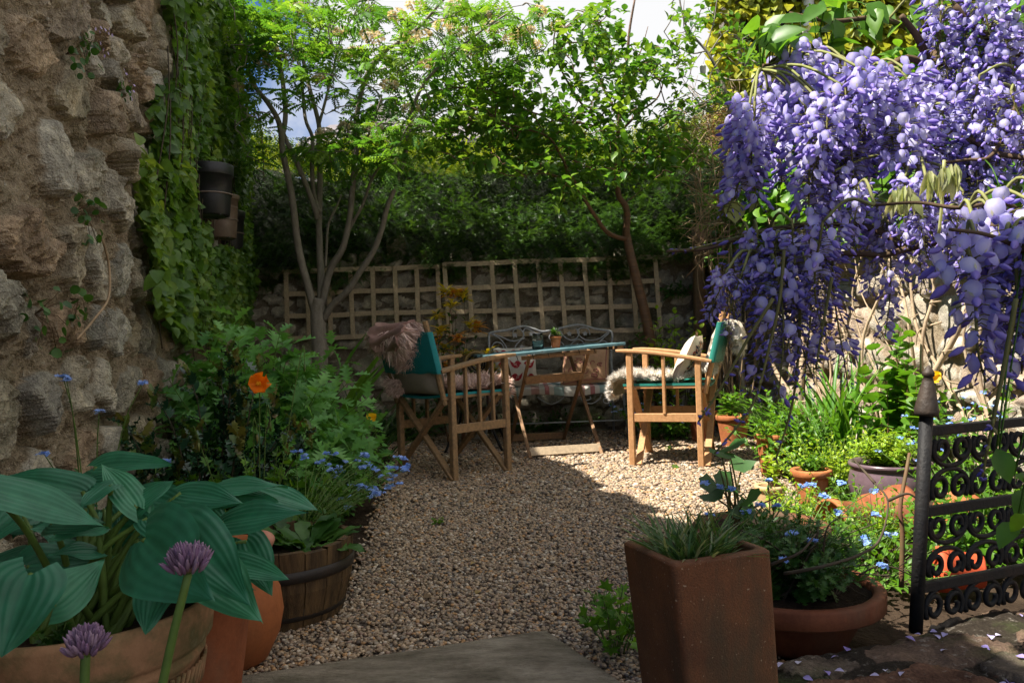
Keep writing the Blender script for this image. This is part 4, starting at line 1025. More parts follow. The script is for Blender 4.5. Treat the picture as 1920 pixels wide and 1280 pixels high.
for k in range(5):
    cx=.02+w*(k+.5)
    for (cz,fl,hh) in ((.475,-1,.078),(.385,1,.082),(.300,-1,.075),(.210,1,.075),(.118,1,.085)):
        m=MB(); 
        # each scroll is a pair of curls facing each other
        for sg in (-1,1):
            p=[];
            for i in range(26):
                a=i/25*math.pi*2.35; q=hh*.31*(.45+.60*i/25)
                p.append(gp(cx+sg*(w*.25)+sg*q*math.cos(a+math.pi*.9)*.98*-1, cz+fl*(q*math.sin(a+math.pi*.9)*1.15)))
            m.tube(p,.0064,n=6)
        p=[gp(cx+w*.47*math.cos(a),cz+fl*(.0+hh*.52*math.sin(a))) for a in np.linspace(-.35,math.pi+.35,22)]
        m.tube(p,.0055,n=6)
        m.build('scroll',M_iron,t)
rng=np.random.default_rng(449);random.seed(449)
# ================= fallen petals on the ledge
pet=leafmat('fallen_petal',[(.20,.14,.42),(.34,.28,.60),(.62,.58,.74)],.2,.6)
ls,ly,lz=LEDGE
for i in range(72):
    a=int(U(2,ls.shape[0]-40));b=int(U(30,ls.shape[1]-3)); p=A(ls[a,b],ly[a,b],lz[a,b]+.004)
    m=MB(); T=tleaf([.05,.3,.36,.2,.02],None,.35,.25); m.scatter(T,[p],[A(U(-1,1),U(-1,1),.1)],[A(U(-.4,.4),U(-.4,.4),1)],U(.012,.024),None)
    o=m.build('fallen_petal',pet,origin=p); tag(o,'small lilac petal fallen on the dark stone ledge','petal','wisteria petals fallen on the ledge')
def proj(p):
    p=np.asarray(p,float).reshape(-1,3); X=p[:,0]/p[:,1]; Z=(p[:,2]-CAMH)/p[:,1]
    return np.stack([960+FPX*(X*CR-Z*SR),640-FPX*(X*SR+Z*CR)],1)
rng=np.random.default_rng(682);random.seed(682)
# ================= hosta
def hosta_leaf(base,tip,w,nh,t,droop=.12,fold=.10):
    f=tip-base; L=np.linalg.norm(f); f=f/L; x=nrm(np.cross(f,nh)); z=np.cross(x,f)
    nu,nv=16,37; u=np.linspace(0,1,nu);v=np.linspace(-1,1,nv); Uu,Vv=np.meshgrid(u,v,indexing='ij')
    prof=np.interp(Uu,[0,.06,.15,.3,.5,.7,.85,.95,1],[.42,.74,.96,1.0,.86,.54,.26,.09,0])*w/2
    y=Uu-.24*np.abs(Vv)**1.25*(1-Uu)**3.2
    rib=np.cos(Vv*math.pi*8)*.0006*(1-Uu**3)*np.minimum(1,(1-Uu)*4)
    ph=U(0,6); wave=.06*w*np.sin(Uu*9+ph+np.sign(Vv)*1.3)*np.abs(Vv)**2
    zz=-droop*L*(Uu**2)+fold*1.5*prof*np.abs(Vv)*2-.16*w*np.abs(Vv)**2.2*(1-Uu)+rib+wave
    V=base+f*(y*L)[...,None]+x*(prof*Vv)[...,None]+z*zz[...,None]
    m=MB(); m.grid(V,np.clip(U(.05,.6)+.08*np.cos(Vv*math.pi*8)**3*(1-Uu**2)+.25*np.exp(-np.abs(Vv)*22)*(1-Uu)+.12*np.abs(Vv)**12,0,1)); o=m.build('leaf',M_hosta,t); return o
hb=hp+A(0,0,.31)
ht=thing('hosta','blue-green hosta with big ribbed heart-shaped leaves in the wide terracotta pot','plant',hb)
HL=[((420,980),1.34,(568,948),1.30,.085,(0,-.62,.78)),((364,925),1.45,(531,892),1.40,.085,(-.1,-.28,.95)),((440,912),1.55,(600,938),1.48,.07,(.1,-.35,.92)),
((272,1012),1.13,(378,1114),1.02,.165,(-.25,-.9,.55)),((340,985),1.22,(458,1117),1.10,.12,(.15,-.85,.6)),((372,1055),1.28,(482,1152),1.18,.12,(.2,-.8,.55)),
((155,922),1.40,(5,883),1.38,.085,(0,-.8,.65)),((-25,915),1.16,(210,974),1.22,.085,(-.1,-.6,.85)),((256,948),1.28,(190,858),1.33,.07,(.6,-.7,.35)),((256,950),1.29,(322,896),1.30,.06,(-.45,-.75,.4)),
((180,876),1.50,(312,856),1.46,.09,(0,-.6,.85)),((262,928),1.42,(370,952),1.36,.09,(0,-.7,.7)),((56,1078),1.04,(-4,1230),.99,.125,(.15,-.95,.35)),((100,1135),1.14,(196,1044),1.20,.085,(.35,-.8,.5)),
((300,1098),1.20,(268,1182),1.14,.085,(0,-.95,.35)),((50,1062),1.28,(168,1046),1.30,.10,(0,-.75,.7)),((262,975),1.38,(372,968),1.33,.075,(0,-.8,.6)),((372,958),1.50,(428,990),1.45,.08,(.1,-.7,.7)),
((150,1010),1.42,(62,985),1.36,.10,(0,-.7,.7)),((205,1040),1.36,(140,1096),1.28,.10,(-.1,-.9,.4)),((205,985),1.45,(300,1010),1.40,.10,(0,-.8,.6)),((462,1015),1.36,(508,1110),1.30,.085,(.35,-.9,.3)),((40,960),1.42,(-30,1010),1.35,.11,(0,-.8,.5)),((330,1060),1.34,(420,1100),1.30,.10,(0,-.9,.5)),((80,930),1.5,(170,900),1.5,.08,(0,-.7,.7))]
for i in range(30):
    x=U(-10,440);y=U(885,1110);d=U(1.26,1.55); an=U(-.6,math.pi+.6); L=U(70,120); HL.append(((x,y),d,(x+L*math.cos(an),y+L*.45*math.sin(an)+10),d-.05,.06,(U(-.3,.3),-.6,.75)))
pm_=MB()
for (b,db,tp_,dt,w,nh) in HL:
    B=P(*b,db);T_=P(*tp_,dt); L=np.linalg.norm(T_-B); w=max(w*.80,.46*L) if L<.16 else max(w*.80,.42*L)
    hosta_leaf(B,T_,w,A(*nh),ht)
    r0=hb+A(U(-.06,.06),U(-.06,.06),-.01); mid=(r0*.45+B*.55)+A(0,0,.03)
    pm_.tube(cr([r0,mid,B],6),.0065,.0038,n=7)
pm_.build('leaf_stalk',M_stem,ht)
plant('ground_herb','feathery green seedling at the foot of the hosta inside its pot','plant',hp+A(.02,-.11,.30),.05,.03,.07,10,7,T_PALM,.03,M_g2,M_stem,.001)
rng=np.random.default_rng(898);random.seed(898)
# ================= alliums
def allium(label,px,py,sx,sy,pb,d):
    c=P(px,py,d); b=P(*pb,d); b=b+(b-c)*(b[2]/max(c[2]-b[2],.01)) if b[2]>0 else b
    b[2]=0; t=thing('allium',label,'flower',b); mid=P(*pb,d)
    MB().tube(cr([b,mid,c-A(0,0,sy*.45)],6),.0052,.0042,n=10).build('stem',M_stem,t)
    n=170; dd=rdirs(n,.85); dd=dd[dd[:,2]>-.1]; n=len(dd); m=MB(); o=c-A(0,0,sy*.40)
    sz=U(.85,1.1,n); m.scatter(t_drop(5,.17),o+dd*A(sx,sx,sy)*.30,dd*A(.75,.75,1.2)+A(0,0,.75),U(-1,1,(n,3)),np.stack([np.full(n,.017),sz*sx*.52,np.full(n,.017)],1)); m.build('flower_head',M_chive,t)
    m=MB(); a=U(0,6.28,9); m.scatter(tleaf([.25,.5,.4,.0],None,.5,-.3),np.repeat([o-A(0,0,.002)],9,0),np.stack([np.cos(a),np.sin(a),U(.1,.8,9)],1),np.stack([-np.cos(a),-np.sin(a),np.ones(9)],1),sx*.48); m.build('bract',M_papery,t)
allium('taller purple allium head rising in front of the hosta leaves',352,1045,.042,.038,(303,1290),.86)
allium('lower purple allium head in front of the terracotta pot rim',161,1196,.036,.038,(158,1290),.80)
rng=np.random.default_rng(736);random.seed(736)
# ================= ivy on the left wall
def ivy():
    b=wallp(5.0,0); t=thing('climbing_ivy','pale green small-leaved climber hanging down the far half of the left wall','climber',b)
    poly=[(300,-90),(322,60),(338,150),(248,170),(238,300),(243,430),(285,440),(290,570),(345,640),(430,640),(540,620),(540,-90)]
    n=34000; d=U(2.9,6.75,n); z=U(.2,3.6,n); base=WO+WD*((d-4.5)/WD[1])[:,None]; base[:,2]=z
    thick=.05+.07*sstep(4.2,6.3,d)*(.5+vnoise(d*3,z*3,5))+.07*vnoise(d*5,z*4,9)
    off=.04+thick*U(.1,1,n); p=base+WN*off[:,None]
    q=proj(p); k=inpoly(q[:,0],q[:,1],poly)
    dens=np.where(d<5.0,sstep(.36,.58,vnoise(d*6,z*1.6,17)*.75+.25*vnoise(d*14,z*5,18)+.30*sstep(3.5,4.8,d)+.16*(z<1.2)-.25*sstep(.75,.45,z+vnoise(d*5,z*0,7)*.5)),1.0)
    k&=rng.random(n)<dens; k&=~((z>1.5)&(z<1.82)&(d>4.36)&(d<6.1)&(off>.08))
    k&=~(((q[:,0]>366)&(q[:,0]<450)&(q[:,1]>300)&(q[:,1]<416)|(q[:,0]>=436)&(q[:,0]<472)&(q[:,1]>362)&(q[:,1]<466)|(q[:,0]>=392)&(q[:,0]<445)&(q[:,1]>400)&(q[:,1]<462))&(d<6.1)&(off>.05))
    p=p[k];m_=len(p); f=np.stack([U(-.7,.7,m_),U(-.9,.9,m_),U(-1.2,.15,m_)],1)+WN*.45
    no=WN*.8+A(0,-.35,.6)+U(-.9,.9,(m_,3))
    m=MB(); m.scatter(T_HEART,p,f,no,(.022+.036*rng.random(m_)**1.6)*(1+.25*(p[:,1]<4)),np.clip(vnoise(p[:,1]*4,p[:,2]*3,3)*.6+U(0,.5,m_),0,1)); m.build('foliage',leafmat('ivy_leaf',[(.04,.10,.016),(.07,.155,.024),(.12,.22,.035),(.22,.31,.05)],.42,.4),t)
    m=MB()
    for i in range(90):
        d0=U(3.3,6.6); z0=U(1.6,3.4); pts=[]
        for j in range(6): pts.append(wallp(d0+U(-.05,.05)-.03*j,max(.1,z0-.22*j),.095+.03*math.sin(j+i)))
        q=proj(pts); 
        if inpoly(q[:,0],q[:,1],poly).mean()>.8: m.tube(cr(pts,3),.003,n=4)
    m.build('stem',M_stemd,t)
ivy()
def wallplant(px,py,n,fl,label,sp=.06):
    best=min(np.arange(1.6,4,.02),key=lambda d:abs(proj([wallp(d,1.0)])[0,0]-px)); d=best
    z=P(px,py,d)[2]; c=wallp(d,z,.08); t=thing('wall_plant',label,'plant',c)
    p=c+U(-1,1,(n,3))*A(.25,1,1)*sp+WN*.0+A(0,0,-.02); m=MB(); m.scatter(T_RND,p,U(-1,1,(n,3))+A(0,0,-.4)+WN*.4,WN+U(-.5,.5,(n,3)),U(.014,.026,n)); m.build('foliage',M_g2,t)
    m=MB()
    for q in p[::3]: m.tube([c-WN*.03,(c+q)/2+A(0,0,.01),q],.001,n=3)
    m.build('stem',M_stemr,t)
    if fl:
        p=c+U(-1,1,(fl,3))*A(.4,1,1)*sp+WN*.025+A(0,0,.02); m=MB(); m.scatter(T_FLO,p,U(-1,1,(fl,3))+A(0,0,1),WN+U(-.3,.3,(fl,3)),.006); m.build('blossom',leafmat('lilac_petal%d'%px,[(.35,.25,.60),(.5,.4,.7)],.2),t)
wallplant(130,78,22,14,'tiny toadflax with lilac flowers rooted high in the left stone wall',.05)
wallplant(200,170,16,10,'second toadflax with lilac flowers, beside the edge of the ivy',.05)
wallplant(100,100,16,0,'sprig of round leaves under the highest toadflax on the stone wall',.05)
wallplant(105,400,34,0,'trailing round-leaved sprig halfway up the bare stone wall',.07)
wallplant(20,590,26,0,'mossy green sprig at the left edge of the stone wall',.09)
wallplant(90,560,14,0,'small seedling in the mortar low on the stone wall',.05)
m=MB(); m.tube(cr([wallp(2.02,P(30,640,2.02)[2],.12),wallp(2.15,P(60,600,2.15)[2],.13),wallp(2.3,P(105,560,2.3)[2],.13),wallp(2.36,P(118,500,2.36)[2],.12),wallp(2.30,P(95,450,2.30)[2],.12)],5),.0035,n=6)
tag(m.build('dead_runner',M_twig,origin=wallp(2.2,.8,.12)),'thin grey dead creeper stem curving over the stone wall','stem')
rng=np.random.default_rng(696);random.seed(696)
# ================= trees
M_barkR=pm('rowan_bark',(.24,.21,.17),(.15,.13,.10),14,.7,.5,60,.25,stretch=(3,3,1),c3=(.30,.26,.21),bdist=.006)
M_barkC=pm('cherry_bark',(.17,.085,.04),(.09,.05,.028),10,.5,.6,40,.35,stretch=(1,1,7),c3=(.24,.15,.08),bdist=.006)
M_rowan=leafmat('rowan_leaf',[(.03,.095,.015),(.06,.165,.02),(.11,.24,.025),(.19,.31,.035)],.45,.4)
M_cherry=leafmat('cherry_leaf',[(.03,.10,.012),(.06,.16,.018),(.11,.22,.025),(.18,.28,.035)],.42,.38,.4)
M_cream=leafmat('cream_blossom',[(.46,.34,.24),(.62,.52,.40),(.74,.68,.56)],.3,.8)
class Tree:
    def __init__(s): s.mb=MB(); s.pts=[]
    def limb(s,pp,d,r0,r1,dd=None,k=5,n=9):
        r0*=.56; r1*=.62
        ds=np.linspace(d,dd if dd is not None else d,len(pp)); q=[P(x,y,e) for (x,y),e in zip(pp,ds)]; c=cr(q,k)
        s.mb.tube(c,r0,r1,n); s.pts+=c[len(c)//5:]
        return c
    def twig(s,e,r=.006):
        a=np.array(s.pts); v=e-a; cost=np.linalg.norm(v,axis=1)+np.maximum(a[:,2]-e[2],0)*.8; b=a[np.argmin(cost)]
        L=np.linalg.norm(e-b); 
        if L<.03: return [b,e]
        m1=b+(e-b)*.35+U(-.12,.12,3)*L+A(0,0,.08*L); m2=b+(e-b)*.72+U(-.10,.10,3)*L+A(0,0,.06*L)
        c=cr([b,m1,m2,e],3); s.mb.tube(c,r*min(1.6,.6+L),.0016,n=5); s.pts+=c[2:]; return c
def crown(tr,mb,clumps,d,spread,sub,T,size,per,rad,flat=.75,order=None):
    es=[]
    for (px,py,rx,ry,w) in clumps:
        for j in range(max(1,int(sub*w))):
            a=U(0,6.28);q=math.sqrt(U(0,1)); es.append(P(px+rx*q*math.cos(a),py+ry*q*math.sin(a),d+U(-spread,spread)))
    a=np.array(tr.pts); es.sort(key=lambda e:np.min(np.linalg.norm(a-e,axis=1)))
    pos=[];fw=[];no=[];sz=[];rr=[]
    for e in es:
        c=tr.twig(e); k=per; dirn=nrm(e-c[max(0,len(c)-4)])
        r0=rng.random()
        for i in range(k):
            b=c[-1-int(U(0,min(5,len(c))))]+U(-rad,rad,3)*A(1,1,flat)*.5
            f=U(-1,1,3)*A(1,1,.55)+dirn*.5+A(0,0,-.05); pos.append(b);fw.append(f);no.append(A(0,0,1)+U(-.5,.5,3));sz.append(size*U(.6,1.15));rr.append(np.clip(.55*r0+U(0,.5),0,1))
    mb.scatter(T,np.array(pos),np.array(fw),np.array(no),np.array(sz),np.array(rr)); return es
# rowan
b=A(P(598,640,5.9)[0],5.9,0); rt_=thing('rowan_tree','many-stemmed grey-barked rowan with feathery leaves and cream flower heads','tree',b)
tr=Tree(); D=5.9
base=[b+A(.02,0,-.05),b+A(.01,0,.35),P(596,590,D)]
tr.mb.tube(cr(base+[P(600,560,D)],4),.066,.052,12)
tr.limb([(594,600),(580,545),(565,490),(556,440),(549,380),(540,330),(531,290),(527,250),(520,222),(500,190),(480,165),(462,125),(440,95),(420,62),(402,35),(380,-10)],D,.056,.014,D-.3)
tr.limb([(528,262),(535,220),(532,170),(525,120),(515,60),(512,0),(505,-60)],D-.1,.036,.018,D+.2)
tr.limb([(601,580),(602,520),(600,480),(598,420),(599,380),(600,330),(597,280),(598,234),(580,164),(566,105),(547,60),(531,14),(520,-40)],D,.052,.016,D+.35)
tr.limb([(595,410),(591,394),(573,344),(551,293),(535,260),(527,238)],D,.036,.026,D-.1)
tr.limb([(598,400),(589,368),(585,320),(586,280),(585,255),(573,225),(568,180),(564,140),(552,80),(560,20),(585,-30)],D+.05,.034,.013,D+.5)
tr.limb([(604,570),(615,520),(626,492),(642,466),(655,413),(662,340),(668,280),(669,230),(672,200),(686,145),(712,105),(751,77),(787,50),(805,30),(840,-10)],D,.05,.014,D-.5)
tr.limb([(676,180),(690,145),(714,100),(700,50),(690,0)],D-.2,.016,.008)
tr.limb([(645,468),(655,430),(679,386),(696,338),(714,309)],D-.05,.024,.014,D-.3)
tr.limb([(697,335),(672,305),(655,270),(650,235)],D-.2,.012,.006,D-.5); tr.limb([(660,360),(679,285),(702,225),(716,180)],D-.1,.018,.008,D-.2)
tr.limb([(606,600),(623,572),(652,545),(674,511),(700,471),(716,429),(727,386),(745,341),(759,296),(766,250),(775,200),(800,150),(850,100),(900,60),(960,20)],D,.048,.010,D-.7)
tr.limb([(610,500),(612,470),(616,420),(630,390),(640,365)],D+.1,.02,.012,D+.2)
tr.limb([(640,130),(620,60),(660,10),(700,0),(760,-5)],D+.1,.018,.008); tr.limb([(598,234),(610,190),(625,130),(640,70),(675,10)],D+.2,.022,.010)
tr.limb([(527,230),(490,210),(455,225),(440,240)],D-.3,.010,.004,D-.6);tr.limb([(484,214),(490,250),(494,300),(495,340)],D-.3,.010,.006,D)
for q in ([(480,165),(455,148),(430,150)],[(500,95),(460,85),(425,85)],[(571,97),(620,90),(680,100),(730,110)],[(690,140),(735,125),(760,135)],[(670,200),(640,200),(610,215)],[(766,250),(830,210),(880,190),(930,150)],[(775,200),(760,150),(790,90)],[(787,50),(850,30),(920,20),(980,10)]): tr.limb(q,D-.2,.011,.004,D-.4)
RC=[(430,10,40,30,1),(470,50,40,35,1),(520,70,50,40,1),(590,55,50,30,.8),(450,20,55,30,1),(560,25,60,35,1),(640,25,70,30,1),(470,100,36,22,.7),(505,90,36,26,.8),(600,85,60,30,1),(555,125,40,22,.7),(620,150,36,24,.6),(440,135,22,18,.5),(472,172,30,16,.4),(560,180,30,20,.5),(450,205,24,14,.5),(505,225,20,16,.3),(640,110,36,22,.7),(710,18,55,22,.9),(765,55,45,32,.9),(700,115,34,16,.6),(740,115,36,24,.8),(800,85,55,36,1.1),(850,30,55,32,1),(930,40,55,30,1),(1000,20,36,18,.5),(850,112,55,30,1),(785,155,55,36,1.1),(700,185,40,24,.8),(905,90,45,28,.9),(650,262,55,28,1),(620,300,45,22,.9),(700,265,45,30,.9),(760,235,45,34,1.1),(680,218,34,18,.5),(565,290,34,18,.5),(805,210,45,34,1.1),(745,290,36,26,.9),(985,90,34,34,.7),(480,290,26,20,.5),(510,20,40,40,1),(720,300,40,18,.6),(900,140,45,30,.8),(400,60,30,50,.7)]
lm=MB(); es=crown(tr,lm,RC,D-.25,.6,14,T_PIN,.145,4,.13)
lm.build('crown',M_rowan,rt_); 
m=MB()
for (px,py) in ((770,72),(860,58),(668,100),(505,98),(490,122),(855,15),(905,30),(795,66),(925,52),(830,50),(600,150),(560,15),(745,28),(985,58),(1003,84),(1045,50),(1010,22),(700,72),(650,236),(585,100),(455,165),(730,160),(690,65),(640,60),(800,120),(880,95),(540,105),(780,10),(960,75),(610,250),(700,240),(770,205)):
    c=P(px,py,D-.45+U(-.2,.2)); n=170; q=rdirs(n,.45); q=q*A(1,1,.5)*U(.5,1,(n,1))**.5*U(.06,.085); m.scatter(T_FLO,c+q,U(-1,1,(n,3)),q*8+A(0,0,.6)+U(-.5,.5,(n,3)),U(.006,.011,n))
    for i in range(7): m.tube([c-A(0,0,.07),c+q[i]],.0012,n=3,r=0)
    tr.pts and tr.twig(c-A(0,0,.07))
m.build('blossom',M_cream,rt_); tr.mb.build('trunk',M_barkR,rt_)
rng=np.random.default_rng(730);random.seed(730)
# cherry
D=6.2; b=A(P(1238,760,D)[0],D,0); ct=thing('cherry_tree','slim brown-barked fruit tree with a leaning trunk and oval bright leaves right of the bench','tree',b)
tr=Tree()
tr.mb.tube(cr([b-A(0,0,.05),P(1236,740,D),P(1226,673,D),P(1210,592,D),P(1194,526,D),P(1182,477,D),P(1174,438,D)],5),.050,.031,14)
tr.limb([(1175,445),(1174,430),(1176,405),(1172,385),(1161,369),(1157,346),(1154,319),(1158,260),(1165,190),(1175,120),(1180,60),(1190,0)],D,.056,.012,D-.3,n=12)
tr.limb([(1176,448),(1155,444),(1135,432),(1118,408),(1100,380),(1080,345),(1065,320),(1050,290),(1025,255),(960,235),(880,200)],D,.034,.008,D-.9)
tr.limb([(1158,290),(1120,230),(1080,180),(1040,100),(1045,30)],D-.1,.022,.006,D-.5); tr.limb([(1160,250),(1200,210),(1235,180),(1250,120)],D-.1,.02,.006,D-.3); tr.limb([(1157,310),(1210,265),(1260,225),(1290,210)],D-.1,.02,.006,D-.5)
tr.limb([(1110,235),(1000,212),(920,170),(850,165),(800,180)],D-.3,.015,.005,D-.8); tr.limb([(1162,220),(1120,140),(1110,60),(1100,20)],D-.2,.018,.005,D-.1); tr.limb([(1170,160),(1200,100),(1215,50)],D-.2,.014,.004)
tr.limb([(1075,340),(1020,325),(960,330),(920,315)],D-.3,.012,.004,D-.8)
CC=[(960,150,50,40,.7),(1110,70,50,45,1),(1150,105,60,45,1.3),(1052,65,18,45,.5),(1190,160,60,45,1.3),(1220,115,40,36,.7),(1130,170,55,38,1.2),(1060,130,36,36,.7),(1085,212,55,36,1.2),(1180,232,60,36,1.3),(985,180,50,34,.8),(930,145,42,32,.6),(905,200,55,34,1),(955,250,60,34,1.2),(1030,262,60,34,1.3),(1110,282,60,36,1.4),(1200,288,55,36,1.2),(1240,235,45,42,1),(865,240,45,26,.7),(1000,310,60,26,1),(1080,332,45,26,1),(1062,362,26,16,.6),(1160,326,36,20,.7),(1230,325,36,28,.8),(880,172,42,28,.6),(830,185,34,26,.5),(880,240,50,40,.9),(930,200,50,50,1),(990,240,50,40,.9),(840,290,45,25,.8),(930,300,50,20,.8),(1270,280,40,30,.8),(1130,30,30,30,.4)]
lm=MB(); crown(tr,lm,CC,D-.45,.6,18,T_OV,.078,9,.14); lm.build('crown',M_cherry,ct); tr.mb.build('trunk',M_barkC,ct)
rng=np.random.default_rng(382);random.seed(382)
# apple sapling right
D=5.7; b=A(1.66,5.75,0); at_=thing('apple_sapling','thin sparsely leaved young tree against the white sky at the upper right','tree',b)
tr=Tree(); tr.mb.tube(cr([b,A(1.64,5.75,.9),P(1382,330,D),P(1368,206,D)],5),.026,.019,9)
tr.limb([(1370,215),(1362,180),(1350,143),(1332,107),(1322,93),(1290,55),(1278,20),(1270,-30)],D,.027,.008)
tr.limb([(1322,93),(1327,77),(1338,43),(1343,9),(1350,-30)],D,.010,.005); tr.limb([(1330,100),(1356,64),(1385,50)],D,.009,.004); tr.limb([(1351,144),(1377,151),(1423,146)],D,.012,.007,D-.3); tr.limb([(1324,96),(1296,100),(1262,82),(1245,60)],D,.010,.004,D-.2)
tr.limb([(1316,98),(1300,120),(1290,150),(1275,170)],D,.007,.003); tr.limb([(1355,155),(1320,180),(1290,160),(1262,150)],D-.1,.006,.003); tr.limb([(1366,200),(1330,210),(1300,180),(1270,130)],D-.1,.007,.003); tr.limb([(1290,60),(1282,30),(1283,0)],D,.007,.004)
AC=[(1270,45,30,30,.6),(1300,40,30,30,.5),(1320,25,20,25,.4),(1275,85,25,20,.5),(1280,115,25,18,.7),(1265,145,20,18,.3),(1345,160,30,25,.9),(1385,110,30,25,.9),(1330,190,35,18,.6),(1280,190,36,25,.8),(1270,215,36,20,.7),(1400,70,20,25,.6),(1375,190,30,20,.7),(1350,40,25,30,.5),(1262,30,20,20,.3),(1410,120,20,20,.5)]
lm=MB(); crown(tr,lm,AC,D-.1,.35,11,T_OV,.058,6,.09); lm.build('crown',M_cherry,at_); tr.mb.build('trunk',M_barkR,at_)
# hanging white feeder
c=P(1318,132,5.6); ft=thing('bird_feeder','tiny white hanging bird feeder on a thread under the thin sapling','feeder',c)
MB().lathe([(0,-.028),(.016,-.028),(.019,-.02),(.022,.022),(.024,.026),(.008,.036),(0,.037)],c,20).build('body',M_cushW,ft); MB().tube([c+A(0,0,.036),P(1325,100,5.68)],.0012,n=4).build('thread',M_wire,ft)
rng=np.random.default_rng(648);random.seed(648)
# ================= hedge
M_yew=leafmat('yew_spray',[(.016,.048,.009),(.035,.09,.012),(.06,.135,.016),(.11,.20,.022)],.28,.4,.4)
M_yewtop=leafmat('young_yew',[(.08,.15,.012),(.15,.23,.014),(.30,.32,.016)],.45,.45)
hx=thing('hedge','dense dark yew hedge with sunlit yellow-green top behind the back wall','hedge',(0,7.4,0))
def htop(x): return 2.44+.10*(vnoise(x*2.2+9,x*0,4)-.5)+.05*np.sin(x*5)-.0*x
xs=np.linspace(-3.2,3.6,50); V=[]
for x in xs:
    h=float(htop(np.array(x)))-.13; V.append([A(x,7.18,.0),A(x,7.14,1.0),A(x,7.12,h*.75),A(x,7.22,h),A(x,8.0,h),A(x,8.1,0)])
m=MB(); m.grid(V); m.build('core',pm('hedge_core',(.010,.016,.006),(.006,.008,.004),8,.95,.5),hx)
n=30000; x=U(-3.0,3.0,n); h=htop(x); z=1.42+(h-1.42)*U(0,1,n)**1.0-.20*vnoise(x*4,x*0,6); dep=vnoise(x*3.5,z*4,8)*.26+vnoise(x*11,z*11,18)*.10
fwd_=.42*sstep(2.45,1.35,z); pos=np.stack([x,7.10-dep-fwd_+U(0,.1,n),z+.0],1); f=np.stack([U(-.9,.9,n),-U(.3,1,n),U(-.7,.35,n)],1)
m=MB(); m.scatter(T_YEW,pos,f,A(0,-.25,1)+U(-.35,.35,(n,3)),U(.06,.125,n),np.clip(vnoise(x*5,z*6,2)*.55+U(0,.5,n),0,1)); m.build('foliage',M_yew,hx)
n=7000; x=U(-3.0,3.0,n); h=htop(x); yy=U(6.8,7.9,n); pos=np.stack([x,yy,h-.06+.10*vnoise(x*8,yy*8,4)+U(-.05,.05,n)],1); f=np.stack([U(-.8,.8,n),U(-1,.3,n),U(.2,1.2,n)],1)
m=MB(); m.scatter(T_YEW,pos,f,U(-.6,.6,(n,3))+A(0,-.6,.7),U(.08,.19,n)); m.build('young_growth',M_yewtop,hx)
rng=np.random.default_rng(103);random.seed(103)
# ================= buildings beyond
M_roof=pm('slate_roof',(.19,.17,.175),(.14,.125,.13),6,.8,.4,30,.2)
M_wallfar=pm('far_render',(.42,.39,.35),(.36,.33,.29),4,.9,.2,30,.1); M_housew=stonemat('house_stone',[(.36,.33,.30),(.42,.40,.36),(.32,.29,.26)],(.42,.39,.35),mossamt=.1)
M_glassw=pm('dark_pane',(.03,.035,.04),(.05,.055,.06),4,.15,.0,10,.6); M_whitep=pm('white_paint',(.74,.73,.70),(.66,.65,.62),10,.5,.1)
def farhouse(label,px0,px1,ye,yr,d,dep):
    a=P(px0,ye,d);b_=P(px1,ye,d);r=P((px0+px1)/2,yr,d+dep/2)[2]; x0,x1=a[0],b_[0];ze=min(a[2],b_[2])
    t=thing('house',label,'house',((x0+x1)/2,d+dep/2,0))
    m=MB(); m.add([A(x0,d,0),A(x1,d,0),A(x1,d+dep,0),A(x0,d+dep,0),A(x0,d,ze),A(x1,d,ze),A(x1,d+dep,ze),A(x0,d+dep,ze),A(x0,d+dep/2,r-.08),A(x1,d+dep/2,r-.08)],[(0,1,5,4),(1,2,6,9,5),(2,3,7,6),(3,0,4,8,7)]); m.build('wall',M_wallfar,t,smooth=False)
    rf=MB(); 
    for s_ in (0,1):
        e=A(0,d-.25,ze-.1) if s_==0 else A(0,d+dep+.25,ze-.1); R0=[A(x0-.2,e[1],e[2]),A(x1+.2,e[1],e[2]),A(x1+.2,d+dep/2,r),A(x0-.2,d+dep/2,r)]; rf.add(R0+[q+A(0,0,.10) for q in R0],[(0,1,2,3),(7,6,5,4),(0,4,5,1),(1,5,6,2),(3,7,4,0)])
    ro=rf.build('roof',M_roof,t,smooth=False)
    for k in range(3):
        x=x0+(x1-x0)*(k+.5)/3; MB().box(A(x-.45,d-.03,ze-1.9),A(x+.45,d+.05,ze-.6)).build('window',M_glassw,t,smooth=False)
    return t,x0,x1,ze,r,ro
fh=farhouse('long distant house with a low slate roof just showing above the hedge',575,945,262,236,19,7)
MB().box(A(fh[1]+1,22.2,fh[4]-.3),A(fh[1]+1.7,22.8,fh[4]+.55)).build('chimney',M_wallfar,fh[5],smooth=False)
# louvred white gable end at far left
a=P(448,300,11); b_=P(481,268,11); t=thing('outbuilding','pale outbuilding with a weatherboarded gable edge just right of the ivy','building',(a[0],11.6,0))
MB().box(A(a[0]-1.6,11,0),A(b_[0]-.02,13,b_[2]-.07)).build('wall',M_wallfar,t,smooth=False)
for k in range(7):
    z=b_[2]-.1-.065*k; MB().box(A(a[0]-1.65,10.955,z),A(b_[0]+.012*(k%2),11-.002,z+.04)).build('board',M_whitep,t,smooth=False)
MB().box(A(a[0]-1.7,10.92,b_[2]-.05),A(b_[0]+.05,13.05,b_[2])).build('roof',M_whitep,t,smooth=False)
